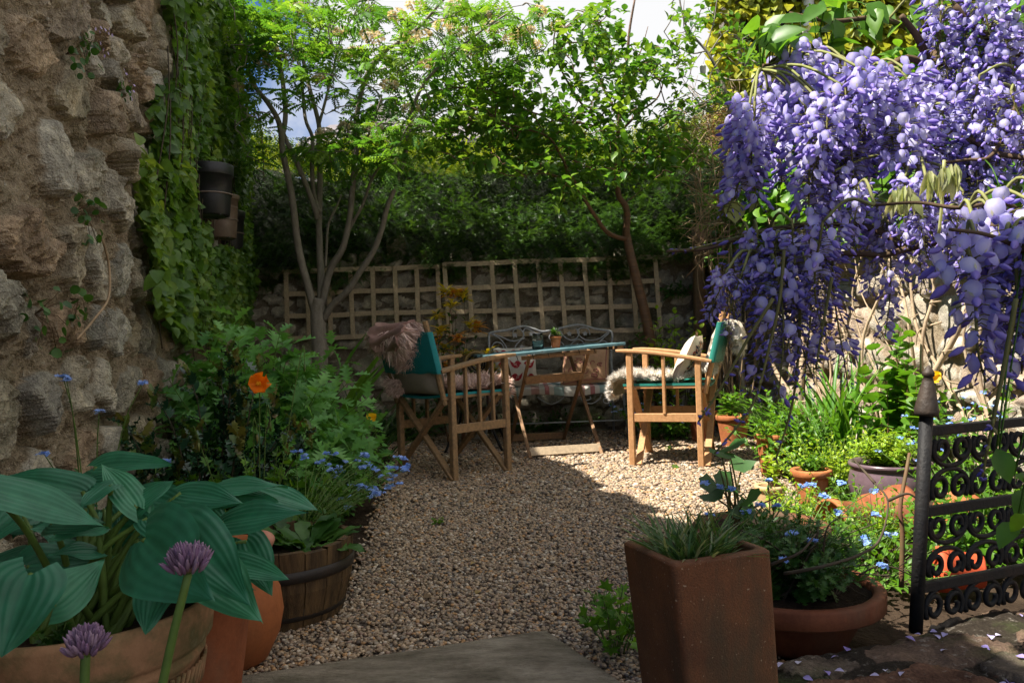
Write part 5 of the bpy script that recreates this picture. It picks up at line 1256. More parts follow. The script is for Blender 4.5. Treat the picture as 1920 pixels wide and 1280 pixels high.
# right house with creeper
hx0=P(1343,200,9.0)[0]; t=thing('house','tall stone house overgrown with yellow-green creeper at the upper right','house',(hx0+2.5,10,0))
S_=np.arange(0,5.5,.08);Z_=np.arange(0,6,.08); s,z=np.meshgrid(S_,Z_,indexing='ij'); h,val,msk=rubble(s,z,.3,5,1.5)
V=np.stack([hx0+s,9.0+0*s-h*.03,z],-1); m=MB(); m.grid(V,val); B=np.array([[V[0,0],V[0,-1]],[A(hx0*1.5,13,0),A(hx0*1.5,13,6)]]); m.grid(B,.5); m.grid([[V[0,-1],V[-1,-1]],[A(hx0*1.5,13,6),A(hx0+5.4,13,6)]],.5)
m.build('wall',M_housew,t,attrs={'msk':np.concatenate([msk.ravel(),np.ones(8)])})
ww=P(1400,60,8.9); 
MB().box(A(ww[0]-.0,8.93,ww[2]-.25),A(ww[0]+.5,8.985,ww[2]+.6)).build('window',M_glassw,t,smooth=False)
a=P(1528,10,8.7); m=MB(); m.tube(cr([A(a[0],8.85,6),A(a[0]-.02,8.85,a[2]),A(a[0]-.06,8.85,a[2]-.4),A(a[0]-.08,8.85,.1)],5),.065,n=12); m.build('downpipe',M_whitep,t)
n=21000; x=hx0+U(-.1,5,n); z=U(.6,5.6,n); k=(vnoise(x*2.2,z*2.2,41)>.30)|(z>3.4); q=proj(np.stack([x,np.full(n,8.9),z],1)); k&=~((abs(q[:,0]-1400)<26)&(abs(q[:,1]-85)<45))|(rng.random(n)<.12); k&=~((abs(q[:,0]-1500)<28)&(abs(q[:,1]-60)<60)&(rng.random(n)<.7))
x,z=x[k],z[k];n=len(x); pos=np.stack([x,8.95-U(.03,.22,n),z],1)
m=MB(); m.scatter(T_HEART,pos,np.stack([U(-.6,.6,n),-U(.2,.8,n),-U(.3,1,n)],1),np.stack([U(-.5,.2,n),-U(.6,1,n),U(.2,.9,n)],1),U(.06,.11,n),np.clip(U(0,.6,n)+.5*vnoise(x*2,z*2,3),0,1)); 
cb=thing('wall_creeper','glowing yellow-green creeper covering the tall house wall','climber',(hx0+1,8.9,0)); m.build('foliage',M_gold,cb)
m=MB()
for i in range(14):
    x0_=hx0+.3+i*.33; m.tube(cr([A(x0_,8.93,0),A(x0_+U(-.2,.2),8.93,1.5),A(x0_+U(-.3,.3),8.93,3),A(x0_+U(-.4,.4),8.93,5)],4),.02,.006,n=5)
m.build('stem',M_stemd,cb)
rng=np.random.default_rng(949);random.seed(949)
# ================= dry twig tangle and vine on the right wall
t=thing('twiggy_bush','dry brown leafless twig tangle in the back right corner','bush',(1.62,5.95,0)); m=MB()
for i in range(330):
    px=U(1300,1425); py=U(200,500)-.35*abs(px-1370); d=U(5.5,6.2); c=P(px,py,d); v=U(-1,1,3)*A(.9,.5,1); L=U(.08,.28)
    v=nrm(v+A(0,0,.25))*L; m.tube(cr([c-v,c-v*.2+U(-.03,.03,3),c+v*.6+U(-.03,.03,3),c+v],2),U(.0022,.0045),.0015,n=3)
for i in range(40):
    e=P(U(1310,1420),U(230,460),U(5.6,6.1)); b0=A(1.60+U(-.08,.1),5.9+U(-.2,.2),0); m.tube(cr([b0,(b0*2+e)/3+U(-.08,.08,3),(b0+e*2)/3+U(-.1,.1,3),e],4),.007,.002,n=4)
m.build('twig',M_twig,t)
n=700; c=np.array([P(U(1325,1420),U(190,250)+U(0,60)*rng.random(),U(5.6,6.1)) for i in range(n)]); m=MB(); m.scatter(T_RH,c,rdirs(n,-.3),rdirs(n,.3),U(.012,.03,n)); m.build('dead_leaf',leafmat('dead_leaf',[(.30,.13,.04),(.40,.22,.08),(.22,.12,.05)],.2),t)
t=thing('climbing_vine','thick pale twining bare stems climbing the sunlit right boundary wall','climber',rwall(4.6,0,.1)); m=MB()
for i in range(17):
    d0=U(3.6,5.9); pts=[]; ph=U(0,6); sl=U(-.5,.5)
    for j in range(8):
        z=j*.24; pts.append(rwall(d0+sl*z+.08*math.sin(j*1.3+ph),z,.075+.05*abs(math.sin(j*1.1+ph*2))+.05*rng.random()))
    r=U(.005,.013) if i%5 else U(.018,.026); m.tube(cr(pts,4),r,r*.4,n=7)
for i in range(90):
    d0=U(3.5,6.0); z=U(.15,1.5); v=U(-1,1,2)*.18; m.tube(cr([rwall(d0,z,.1),rwall(d0+v[0]*.5,z+v[1]*.3,.16),rwall(d0+v[0],z+v[1],.12)],3),.005,.002,n=4)
m.build('stem',M_pale,t)
n=900; d=U(3.4,6.2,n); z=U(1.25,1.85,n); k=vnoise(d*3,z*3,7)>.25; d,z=d[k],z[k]; n=len(d); p=np.array([rwall(a_,b_,U(.05,.3)) for a_,b_ in zip(d,z)])
m=MB(); m.scatter(T_HEART,p,rdirs(n,-.4),A(-.6,-.2,.8)+U(-.5,.5,(n,3)),U(.05,.09,n)); m.build('foliage',M_g1,t)
# green mass above the right wall
def bushmass(name,label,pts,n,T,size,mat,cat='bush',rad=.3,base=None,stemr=.01):
    pts=[np.asarray(p,float) for p in pts]; b=base if base is not None else A(*np.mean(pts,0)[:2],0); t=thing(name,label,cat,b); p=[]
    for q in pts: p.append(q+rdirs(n,.1)*U(.15,1,(n,1))**.5*rad*A(1,1,.9))
    p=np.concatenate(p); N=len(p); m=MB(); m.scatter(T,p,rdirs(N,-.1),A(-.2,-.2,.9)+U(-.7,.7,(N,3)),U(.6,1.15,N)*size,np.clip(U(0,.6,N)+.5*vnoise(p[:,0]*4,p[:,2]*4,2),0,1)); m.build('foliage',mat,t)
    m=MB()
    for q in pts: m.tube(cr([b+U(-.1,.1,3)*A(1,1,0),(b+q)/2+U(-.15,.15,3),q],4),stemr,.003,n=5)
    for i in range(0,N,max(1,N//160)):
        q=min(pts,key=lambda c:np.linalg.norm(c-p[i])); m.tube([q,(q+p[i])/2+U(-.02,.02,3),p[i]],.003,.001,n=3)
    m.build('branch',M_stemd,t); return t
bushmass('leafy_bush','green leafy bush rising beyond the right wall behind the wisteria',[P(x,y,d) for x,y,d in ((1480,330,5.6),(1560,300,5.4),(1640,300,5.2),(1700,260,5.2),(1780,230,5.0),(1850,200,5.0),(1620,220,5.6),(1740,150,5.4),(1830,110,5.2),(1900,60,5.2),(1900,300,4.8),(1800,330,4.9))],430,T_OV,.10,M_g1,rad=.38,base=A(2.75,5.3,0),stemr=.02)
rng=np.random.default_rng(24);random.seed(24)
# ================= wisteria
def wismat():
    t=NT('wisteria_bloom'); a=t.attr('rnd')
    c=t.ramp(a,[(0,(.64,.61,.78)),(.16,(.45,.42,.71)),(.36,(.32,.28,.62)),(.42,(.22,.16,.50)),(.56,(.36,.28,.64)),(.62,(.12,.10,.36)),(.8,(.20,.16,.48)),(.88,(.30,.25,.56)),(.90,(.62,.60,.40)),(.93,(.62,.60,.40)),(.945,(.17,.16,.05)),(1,(.24,.22,.07))])
    b=t.bsdf(c,.5,.25); tr=t.n('BsdfTranslucent',{'Color':t.mix(1.0,c,(1.25,1.2,1.35),'MULTIPLY')})
    return t.out(t.n('MixShader',{0:.34,1:b,2:tr}))
M_wis=wismat()
def t_banner(n=10):
    v=[(0,0,0)];f=[]
    for ring,(q,zz) in enumerate(((.55,.05),(1,.0))):
        for j in range(n):
            a=2*math.pi*j/n; x=math.sin(a)*q; y=-math.cos(a)*q
            notch=1-.12*max(0,math.cos((a-math.pi)*2.5))*(ring) if abs(a-math.pi)<.6 else 1
            v.append((x*.5*1.0,(y*.5*notch+.42),zz-.62*abs(x*.5)**1.05+.16*y*y*(-1 if y>0 else .1)))
    v[0]=(0,.42,.05)
    for j in range(n):
        f.append((0,1+j,1+(j+1)%n)); a=1+j;b=1+(j+1)%n; f.append((a,a+n,b+n,b))
    return np.array(v,float),f
T_BAN=t_banner()
T_BANR=np.array([-.2]+[-.09]*10+[.10]*10)
T_EYE=(np.array([(0,.40,.085),(-.07,.22,.06),(0,.04,.07),(.07,.22,.06)],float),[(0,1,2,3)])
def raceme_mesh(L,nf,openf,fs,seed,bareend=.0,rad=.03):
    rg=np.random.default_rng(seed); m=MB(); k=14; t=np.linspace(0,1,k); ph=rg.uniform(0,6)
    ax=np.stack([.018*np.sin(t*3+ph)*t,.018*np.cos(t*2.4+ph)*t,-L*t],1); m.tube(ax,.0024,.0011,n=5,r=.97)
    B=[[],[],[]];K=[[],[],[]];BU=[[],[],[]];EY=[[],[],[]]
    for i in range(nf):
        u=.03+.97*(i+rg.random())/nf; x=np.array([np.interp(u,t,ax[:,c]) for c in range(3)]); an=i*2.39996+rg.uniform(-.4,.4)
        r=np.array([math.cos(an),math.sin(an),0]); pl=rad*(1.05-.72*u)*rg.uniform(.75,1.25)
        if u>1-bareend and rg.random()<.8:
            e=x+r*.006; BU[0].append(e);BU[1].append(r+np.array([0,0,-.4]));BU[2].append(.007*rg.uniform(.6,1.2)); continue
        e=x+r*pl+np.array([0,0,.004-.010*u]); m.tube([x,(x+e)/2+np.array([0,0,.003]),e],.0008,n=3,r=.96)
        if rg.random()<openf*(1.55-1.3*u):
            s_=fs*rg.uniform(.8,1.15); up=np.array([0,0,1])+r*rg.uniform(-.1,.55)+rg.uniform(-.5,.5,3)
            nr=r+np.array([0,0,.25])+rg.uniform(-.6,.6,3)
            B[0].append(e);B[1].append(up);B[2].append((nr,s_)); kd=r*.75+np.array([0,0,-.45])+rg.uniform(-.25,.25,3)
            K[0].append(e);K[1].append(kd);K[2].append(s_*.95)
        else:
            s_=fs*(1.0-.62*u)*rg.uniform(.75,1.15); d=r*(.9-.3*u)+np.array([0,0,-.35-.3*u])+rg.uniform(-.25,.25,3)
            BU[0].append(e);BU[1].append(d);BU[2].append(s_*.95)
    if B[0]:
        n=len(B[0]); nr=np.array([q[0] for q in B[2]]); sz=np.array([q[1] for q in B[2]])
        m.scatter(T_BAN,np.array(B[0]),np.array(B[1]),nr,sz,rg.uniform(.08,.28,n),T_BANR); m.scatter(T_EYE,np.array(B[0]),np.array(B[1]),nr,sz,rg.uniform(.90,.93,n))
        m.scatter(t_drop(6,.22),np.array(K[0]),np.array(K[1]),rg.uniform(-1,1,(n,3)),np.array(K[2]),rg.uniform(.42,.58,n))
    if BU[0]:
        n=len(BU[0]); m.scatter(t_drop(6,.19),np.array(BU[0]),np.array(BU[1]),rg.uniform(-1,1,(n,3)),np.array(BU[2]),rg.uniform(.62,.88,n))
    return m
def rmesh(*a,**k):
    m=raceme_mesh(*a,**k); o=m.build('raceme',M_wis); me=o.data; bpy.data.objects.remove(o); return me
OPEN=[rmesh(L,int(nf*1.15),o_,.0205,s_,0,.038) for L,nf,o_,s_ in ((.12,62,.9,1),(.15,68,.75,2),(.18,78,.65,3),(.14,62,.6,13))]
HALF=[rmesh(L,int(nf*1.12),o_,.020,s_,.06,.036) for L,nf,o_,s_ in ((.15,56,.5,4),(.20,66,.35,5),(.24,74,.4,6),(.27,80,.55,16))]
BUDS=[rmesh(L,nf,o_,.0215,s_,.18,.038) for L,nf,o_,s_ in ((.18,70,.2,7),(.23,84,.12,8),(.28,92,.08,9),(.21,76,.3,17))]
SHORT=[rmesh(L,nf,o_,.0215,s_,.06,.03) for L,nf,o_,s_ in ((.15,48,.45,10),(.18,54,.3,11),(.20,60,.15,12))]
wt=thing('wisteria','flowering wisteria hung with lavender and violet racemes at the upper right','climber',(1.75,1.35,0)); wbase=np.array(wt.location)
VP=[]; vb=MB()
def vine(pp,r0,r1,k=6,n=8,jit=.0):
    q=[P(x,y,d) if True else 0 for x,y,d in pp]; c=cr(q,k); c=[a+U(-1,1,3)*jit for a in c]; vb.tube(c,r0,r1,n); VP.extend(c); return c
root=[wbase,wbase+A(-.05,0,.5),wbase+A(.03,.03,1.05)]
vb.tube(cr(root+[P(2050,120,1.45)],6),.03,.012,10)
vine([(2050,120,1.45),(1900,100,1.45),(1790,118,1.45),(1700,112,1.45),(1640,130,1.42),(1560,110,1.4),(1480,105,1.36),(1425,130,1.33)],.009,.003,jit=.003)
vine([(1760,118,1.45),(1730,70,1.5),(1650,35,1.5),(1560,40,1.5),(1480,25,1.5)],.007,.003)
vine([(1890,100,1.45),(1840,60,1.4),(1790,10,1.4)],.008,.005); vine([(1740,114,1.45),(1720,70,1.42),(1690,30,1.4)],.008,.005)
vb.tube(cr([wbase+A(-.03,0,.75),P(2080,420,1.15)],5),.02,.009,9)
vine([(2080,420,1.15),(1930,410,1.15),(1800,440,1.18),(1690,470,1.22),(1590,478,1.25),(1500,470,1.25),(1420,478,1.25)],.007,.003,jit=.003)
vine([(1700,468,1.22),(1640,430,1.25),(1560,420,1.3),(1480,425,1.3),(1400,440,1.3),(1330,465,1.3),(1250,471,1.3)],.006,.0025)
vine([(2000,300,1.25),(1880,290,1.3),(1790,250,1.35),(1690,240,1.4),(1600,250,1.4)],.005,.0025); vine([(2000,520,.95),(1920,470,.93),(1850,440,.92),(1780,430,.92)],.0035,.002); vine([(1930,410,1.12),(1880,380,1.05),(1800,390,1.02),(1720,380,1.05),(1640,385,1.1)],.0032,.002)
vine([(1940,110,1.4),(1900,210,1.35),(1860,290,1.3),(1810,300,1.3),(1720,310,1.3)],.004,.002)
rng=np.random.default_rng(459);random.seed(459)
RAC=[]
def rac(px,py,d,kind,sc=1.0): RAC.append((px,py,d,kind,sc))
def fillpoly(poly,n,d0,d1,kd,s0,s1,lean=0,mind=26):
    xs=[p[0] for p in poly];ys=[p[1] for p in poly]; got=[];tries=0
    while len(got)<n and tries<6000:
        tries+=1; x,y=U(min(xs),max(xs)),U(min(ys),max(ys))
        if not inpoly(np.array([x]),np.array([y]),poly)[0]: continue
        if any((x-a)**2+(y-b)**2<mind*mind for a,b in got): continue
        got.append((x,y)); RAC.append((x,y,U(d0,d1),random.choice(kd),U(s0,s1),lean) if not (x<1420 and y>380) else (x,y,U(d0,d1),'S',U(.5,.62),.12))
fillpoly([(1432,125),(1480,98),(1560,88),(1640,110),(1690,140),(1690,250),(1630,270),(1560,250),(1480,235),(1408,225)],28,1.22,1.42,'OOOH',.85,1.1,0,28)
fillpoly([(1690,110),(1910,90),(1925,320),(1720,320)],19,1.3,1.45,'OHHS',.75,1.0,0,34)
fillpoly([(1720,-30),(1915,-40),(1915,80),(1740,70)],11,1.38,1.48,'HS',.7,.9,0,34)
fillpoly([(1365,470),(1440,425),(1590,400),(1560,460),(1480,525),(1370,520)],17,1.14,1.3,'BBBH',.75,1.0,.04,28)
fillpoly([(1625,470),(1675,470),(1675,520),(1625,520)],3,1.1,1.18,'H',1.0,1.15,0,16)
fillpoly([(1835,380),(1925,350),(1925,480),(1840,470)],9,.86,1.0,'SSS',.9,1.1,0,26)
fillpoly([(1560,320),(1790,310),(1770,420),(1600,420)],11,1.15,1.3,'HS',.5,.7,0,30)
pb_=MB()
for (px,py,d,kd,sc,lean) in RAC:
    c=P(px,py,d)+U(-.02,.02,3)*A(1,1.5,.5); me=random.choice({'O':OPEN,'H':HALF,'B':BUDS,'S':SHORT}[kd]); o=bpy.data.objects.new('raceme',me); COL.objects.link(o); o.parent=wt; o.location=tuple(c-wbase); o.rotation_mode='XYZ'; mz=-min(v.co.z for v in me.vertices[:80]); q_=Matrix.Rotation(lean+(U(-.2,.2) if d>1.05 else U(-.22,.02)),3,'Y')@Matrix.Rotation(U(-.2,.2),3,'X')@Matrix.Rotation(U(0,6.28),3,'Z'); o.rotation_euler=q_.to_euler(); o.scale=(sc,)*3
    tp=proj([c+np.array(q_@Vector((0,0,-mz*sc)))])[0]
    if 1680<tp[0]<1800 and tp[1]>660: bpy.data.objects.remove(o); continue
    a=np.array(VP); v=a-c; cost=np.linalg.norm(v,axis=1)+np.maximum(-v[:,2],0)*2; b=a[np.argmin(cost)]
    pb_.tube(cr([b,(b+c)/2+A(0,0,.02),c],4),.0026,.0022,n=5)
pb_.build('peduncle',pm('peduncle_green',(.22,.24,.07),(.17,.16,.06),20,.7,.1),wt)
# long bare hanging flower stalks and the whip tip
m=MB()
def stalk(p,r=.0028): 
    c=cr([P(*q) for q in p],6); m.tube(c,r,r*.5,n=5,r=.95); n=26; ii=rng.integers(len(c)//2,len(c),n); m.scatter(t_drop(5,.25),np.array(c)[ii],rdirs(n,-.3),U(-1,1,(n,3)),U(.006,.011,n),np.where(rng.random(n)<.5,.97,U(.66,.85,n)))
stalk([(1450,560,1.1),(1400,640,1.1),(1350,730,1.1),(1310,790,1.1)]); stalk([(1470,470,1.15),(1462,560,1.13),(1440,660,1.12),(1410,760,1.1),(1340,850,1.1)]); stalk([(1905,560,.85),(1880,700,.85),(1860,800,.85),(1840,900,.86)]); stalk([(1500,560,1.18),(1498,650,1.18),(1485,760,1.17),(1455,860,1.16)])
stalk([(1440,432,1.28),(1370,448,1.3),(1300,466,1.3),(1250,472,1.3)]); stalk([(1560,520,1.1),(1545,600,1.1),(1530,690,1.1)])
m.build('flower_stalk',M_wis,wt); vb.build('vine',pm('wisteria_bark',(.13,.085,.05),(.08,.055,.035),30,.85,.4,60,.1,c3=(.20,.14,.09)),wt)
M_wl=leafmat('wisteria_leaf',[(.05,.14,.012),(.08,.20,.016),(.13,.26,.02)],.42); M_wy=leafmat('young_wisteria_leaf',[(.36,.42,.16),(.46,.48,.24),(.50,.50,.30)],.4)
m=MB(); pos=[];f=[];no=[];sz=[]
for (px,py,d,n,s_) in ((1440,70,1.3,7,.05),(1470,40,1.35,7,.055),(1510,55,1.35,6,.05),(1540,25,1.4,6,.05),(1580,70,1.45,6,.045),(1650,20,1.5,8,.05),(1720,30,1.5,8,.05),(1780,40,1.5,8,.05),(1860,50,1.45,8,.05),(1600,20,1.5,6,.05),(1885,860,.9,2,.035),(1912,910,.9,2,.04),(1905,960,.9,2,.035),(1690,210,1.45,6,.04),(1650,360,1.4,5,.04),(1780,300,1.4,5,.04),(1900,340,1.3,5,.04)):
    for i in range(n):
        c=P(px+U(-28,28),py+U(-24,24),d+U(-.05,.05)); pos.append(c); f.append(A(U(-1,1),U(-.6,.2),U(-.9,.2))); no.append(A(-.3,-.5,.8)+U(-.5,.5,3)); sz.append(s_*U(.8,1.2))
pos=np.array(pos); m.scatter(T_OV,pos,np.array(f),np.array(no),np.array(sz))
for p in pos:
    a=np.array(VP); b=a[np.argmin(np.linalg.norm(a-p,axis=1))]
    if np.linalg.norm(b-p)<.35: m.tube(cr([b,(b+p)/2+A(0,0,.01),p],3),.0012,n=3,r=.3)
m.build('foliage',M_wl,wt)
m=MB(); pos=[];f=[];sz=[]
for (px,py,d) in ((1770,322,1.08),(1745,330,1.1),(1790,318,1.08),(1700,355,1.12),(1680,362,1.15)):
    for i in range(10):
        pos.append(P(px+U(-8,8),py+U(-12,6),d)); f.append(A(U(-.5,.5),U(-.3,.1),-1)); sz.append(U(.022,.042))
n=len(pos); m.scatter(T_LAN,np.array(pos),np.array(f),A(0,-1,.2)+U(-.5,.5,(n,3)),np.array(sz)); c=P(1770,300,1.08); m.tube(cr([P(1760,440,1.1),P(1766,380,1.09),c],4),.0022,n=5)
m.build('young_leaf',M_wy,wt)
# pale green striped new leaves at (1370,390)
m=MB(); b=P(1420,440,1.3); pos=[P(1372,378,1.3),P(1408,362,1.3)]; m.scatter(tleaf([.1,.42,.5,.38,.0],None,.5,.1),np.array(pos),np.array([A(.1,-.2,-1),A(-.05,0,-1)]),np.array([A(0,-1,.2),A(.8,-.6,.1)]),np.array([.036,.032]))
m.build('folded_leaf',leafmat('folded_leaf',[(.22,.27,.09),(.28,.32,.12)],.35),wt)
rng=np.random.default_rng(3);random.seed(3)
# ================= planting in the left bed
plant('leafy_shrub','big mid-green shrub with jagged deeply cut leaves against the left wall','shrub',A(-1.28,3.95,0),.62,.6,1.06,95,17,T_LOB,.175,M_cut,M_stem,.006,start=.2,hvar=.5,droop=.1)
plant('leafy_shrub','lower skirt of cut-leaved shrub spilling towards the gravel edge','shrub',A(-1.02,3.55,0),.46,.55,.68,75,14,T_LOB,.15,M_cut,M_stem,.005,start=.15,hvar=.6,droop=.25)
t,st=plant('holly','dark glossy holly bush with spiny leaves and olive young tips','shrub',A(-1.08,2.85,0),.38,.24,.80,26,20,T_HOLLY,.11,M_hollyl,M_stemd,.006,start=.12,hvar=.45)
m=MB(); pos=[];f=[]
for s_ in st:
    for i in range(7): pos.append(s_[-1]-A(0,0,.012*i)); f.append(A(U(-.7,.7),U(-.7,.7),U(.5,1.3)))
m.scatter(T_HOLLY,np.array(pos),np.array(f),U(-1,1,(len(pos),3)),U(.035,.06,len(pos))); m.build('young_leaf',M_hollyn,t)
plant('leafy_shrub','deep green filler plants at the foot of the left wall behind the hosta','plant',A(-1.06,2.25,0),.22,.35,.40,40,10,T_LOB,.08,M_gd,M_stem,.003,hvar=.5)
plant('geranium','bright lobed-leaf geranium clump behind the half barrel','plant',A(-.93,2.75,0),.34,.28,.46,60,6,T_PALM,.085,M_g1,M_stem,.0025,hvar=.5,start=.4)
plant('geranium','low geranium clump at the left edge of the gravel beside the forget-me-nots','plant',A(-.82,3.25,0),.22,.45,.30,70,6,T_PALM,.065,M_g2,M_stem,.002,hvar=.5,start=.3)
plant('ground_herb','patch of low weedy greens beside the left chair legs','plant',A(-1.02,4.75,0),.30,.55,.20,70,6,T_PALM,.055,M_g2,M_stem,.002,hvar=.6,start=.2)
def heads(tips,t,n=16,hr=.014,fs=.0085,mat=None,flat=.5,name='blossom'):
    m=MB()
    for p in tips:
        q=p+rdirs(n,.4)*A(1,1,flat)*U(.3,1,(n,1))*hr; m.scatter(T_FLO,q,U(-1,1,(n,3))*A(1,1,.2),A(0,-.5,1)+U(-.6,.6,(n,3)),U(.75,1.1,n)*fs*.62)
    m.build(name,mat or M_fmn2,t)
def tipbloom(k=1,**kw):
    return lambda st,t: heads([s_[-1]+U(-.006,.006,3) for s_ in st]+[s_[-1]+U(-.03,.03,3)*A(1,1,.5) for s_ in st for _ in range(k-1)],t,**kw)
def traced(name,label,cat,base,tips,lm,r=.0022,leafs=8,T=T_LAN,size=.03,bloom=True,**kw):
    base=np.asarray(base,float); t=thing(name,label,cat,base); st=[]
    for (px,py,d) in tips:
        e=P(px,py,d); b=base+U(-.02,.02,3)*A(1,1,0); k=cr([b,b+(e-b)*A(.25,.25,.45),b+(e-b)*A(.65,.65,.85),e],3); st.append(np.array(k))
    m=MB(); leaves_on(m,st,T,size,leafs,.1,.4); m.build('foliage',lm,t); stem_mesh(st,r,.0009).build('stem',M_stem,t)
    if bloom: heads([s_[-1] for s_ in st],t,**kw)
    return t,st
traced('forget_me_not','tall forget-me-not with arching stems in front of the left stone wall','flower',A(-.92,1.72,0),[(118,706,1.62),(268,718,1.72),(186,772,1.66),(82,850,1.5),(312,866,1.62),(125,712,1.62)],M_g2,size=.025,leafs=7,n=18,hr=.012,fs=.009)
tips=[(rng.integers(600,770),int(U(838,960)),U(2.5,3.0)) for i in range(34)]+[(752,858,3.0),(757,874,3.0),(735,892,2.9),(680,878,2.8),(640,870,2.8),(556,850,2.6),(575,858,2.6),(596,862,2.7)]
tips=[(x,y if x<700 else min(y,925),d) for x,y,d in tips]
_h=heads
def heads2(st,t): _h([s_[-1]+U(-.02,.02,3)*A(1,1,.4) for s_ in st for _ in range(2)],t,n=9,hr=.013,fs=.011)
t,st=traced('forget_me_not','loose cloud of pale blue forget-me-nots leaning over the gravel from the half barrel','flower',A(-.66,2.46,.17),tips,M_g2,.0015,10,T_LAN,.035,False); heads2(st,t)
def primula(label,c,n,size,mat):
    t=thing('primula',label,'plant',c); m=MB(); c=np.asarray(c,float)
    for i in range(n):
        a=U(0,6.28); q=U(.02,.12); b=c+A(math.cos(a)*q*.6,math.sin(a)*q*.6,0); L=size*U(.7,1.15); e=A(math.cos(a),math.sin(a),U(.1,1.0)); f=nrm(e)
        nu,nv=11,9;u=np.linspace(0,1,nu);v=np.linspace(-1,1,nv);Uu,Vv=np.meshgrid(u,v,indexing='ij'); x=nrm(np.cross(f,A(0,0,1)));z=np.cross(x,f)
        w=np.interp(Uu,[0,.15,.5,.8,1],[.10,.20,.44,.40,.0])*L*.5; zz=-.25*L*Uu**2.2+.03*L*np.cos(Uu*34)*np.cos(Vv*4)+.12*w*np.abs(Vv)+.02*L*np.sin(Uu*19)*np.abs(Vv)**2
        m.grid(b+f*(Uu*L)[...,None]+x*(w*Vv)[...,None]+z*zz[...,None],np.full(Uu.shape,U(0,1)))
    m.build('foliage',mat,t); return t
primula('crinkled bright green primula leaves overhanging the half barrel rim',A(-.60,2.26,.19),24,.12,M_g2)
primula('darker crinkled primula leaves at the back of the half barrel',A(-.70,2.40,.19),22,.13,M_g2)
rng=np.random.default_rng(835);random.seed(835)
# poppies
c=P(487,718,2.5); b=A(c[0]-.03,2.55,0); t=thing('poppy','single bright orange poppy among the dark holly leaves','flower',b)
m=MB(); m.tube(cr([b,b+(c-b)*A(.2,.2,.5),c-A(.004,-.008,.03),c-A(0,0,.01)],5),.0022,.0016,n=6)
tips=[(470,822,2.45),(360,838,2.4),(495,800,2.45),(560,690,2.6)]
bd=MB()
for (px,py,d) in tips:
    e=P(px,py,d); m.tube(cr([b,b+(e-b)*A(.5,.5,.5),e+A(.01,0,.05),e+A(.02,0,.03),e+A(.02,0,.01)],5),.0018,.0013,n=5); bd.scatter(T_DROP,[e+A(.02,0,.015)],[A(0,0,-1)],[A(1,0,0)],.032)
m.build('stem',M_stem,t); bd.build('bud',M_hollyn,t)
for i,(a,s_) in enumerate(((0,.034),(1.1,.032),(2.2,.034),(3.3,.033),(4.3,.031),(5.3,.034))):
    f=A(math.cos(a),-.35,math.sin(a)); u=np.linspace(0,1,7);v=np.linspace(-1,1,9);Uu,Vv=np.meshgrid(u,v,indexing='ij'); f=nrm(f);x=nrm(np.cross(f,A(.2,-1,.25)));z=np.cross(x,f)
    w=s_*.95*np.sin(np.clip(Uu*1.25,0,1.35))**.8; V=c+f*(Uu*s_*(1-.38*Vv**2))[...,None]+x*(w*Vv)[...,None]-z*((.25*s_*Uu**2)+.10*s_*np.sin(Vv*7+i)*Uu**2-.2*s_*Vv**2)[...,None]*(-1)
    mm=MB(); mm.grid(V,np.full(Uu.shape,U(0,1))); mm.build('petal',M_orange,t)
mm=MB(); n=30; mm.scatter(T_RH,c+rdirs(n,0)*.006+A(0,-.008,0),rdirs(n,0)+A(0,-1,0),rdirs(n,0),.008); mm.build('stamen',M_yel,t)
for (px,py,d,lb) in ((698,782,4.0,'tiny yellow welsh poppy by the left chair foot'),(1748,706,3.2,'small yellow poppy behind the gate finial')):
    c=P(px,py,d); b=A(c[0]+.02,d+.03,0); t=thing('poppy',lb,'flower',b); MB().tube(cr([b,b+(c-b)*.6+A(.01,0,.03),c],4),.0018,n=5).build('stem',M_stem,t)
    mm=MB(); 
    for a in (0,1.57,3.14,4.71): mm.scatter(tleaf([.1,.55,.6,.4],None,.3,-.2),[c],[A(math.cos(a),-.6,math.sin(a))],[A(0,-1,.3)],.032)
    mm.build('petal',M_yel,t)
# strap leaves by the rowan
def strap(name,label,base,n,L,spread,mat,w=1.0,cat='plant'):
    base=np.asarray(base,float); t=thing(name,label,cat,base); a=U(0,6.28,n); q=U(0,1,n)
    pos=base+np.stack([np.cos(a)*q*spread*.25,np.sin(a)*q*spread*.25,0*a],1); f=np.stack([np.cos(a)*q*spread,np.sin(a)*q*spread,np.full(n,1.0)],1); LL=L*U(.65,1.05,n)
    m=MB(); m.scatter(T_BLADE,pos,f,np.stack([np.cos(a)*.2,np.sin(a)*.2,np.full(n,1)],1)+U(-.15,.15,(n,3)),np.stack([LL*w,LL,LL],1)); o=m.build('blade',mat,t); o['kind']='stuff' if n>100 else ''; 
    if n<=100: del o['kind']
    return t
strap('iris','upright sword-like iris leaves beside the rowan trunk',P(598,700,5.2)*A(1,1,0),9,.85,.28,M_strap,1.6)
strap('grass_clump','fine arching grass clump right of the iris leaves',P(665,690,5.2)*A(1,1,0),60,.55,.9,M_g2,.4)
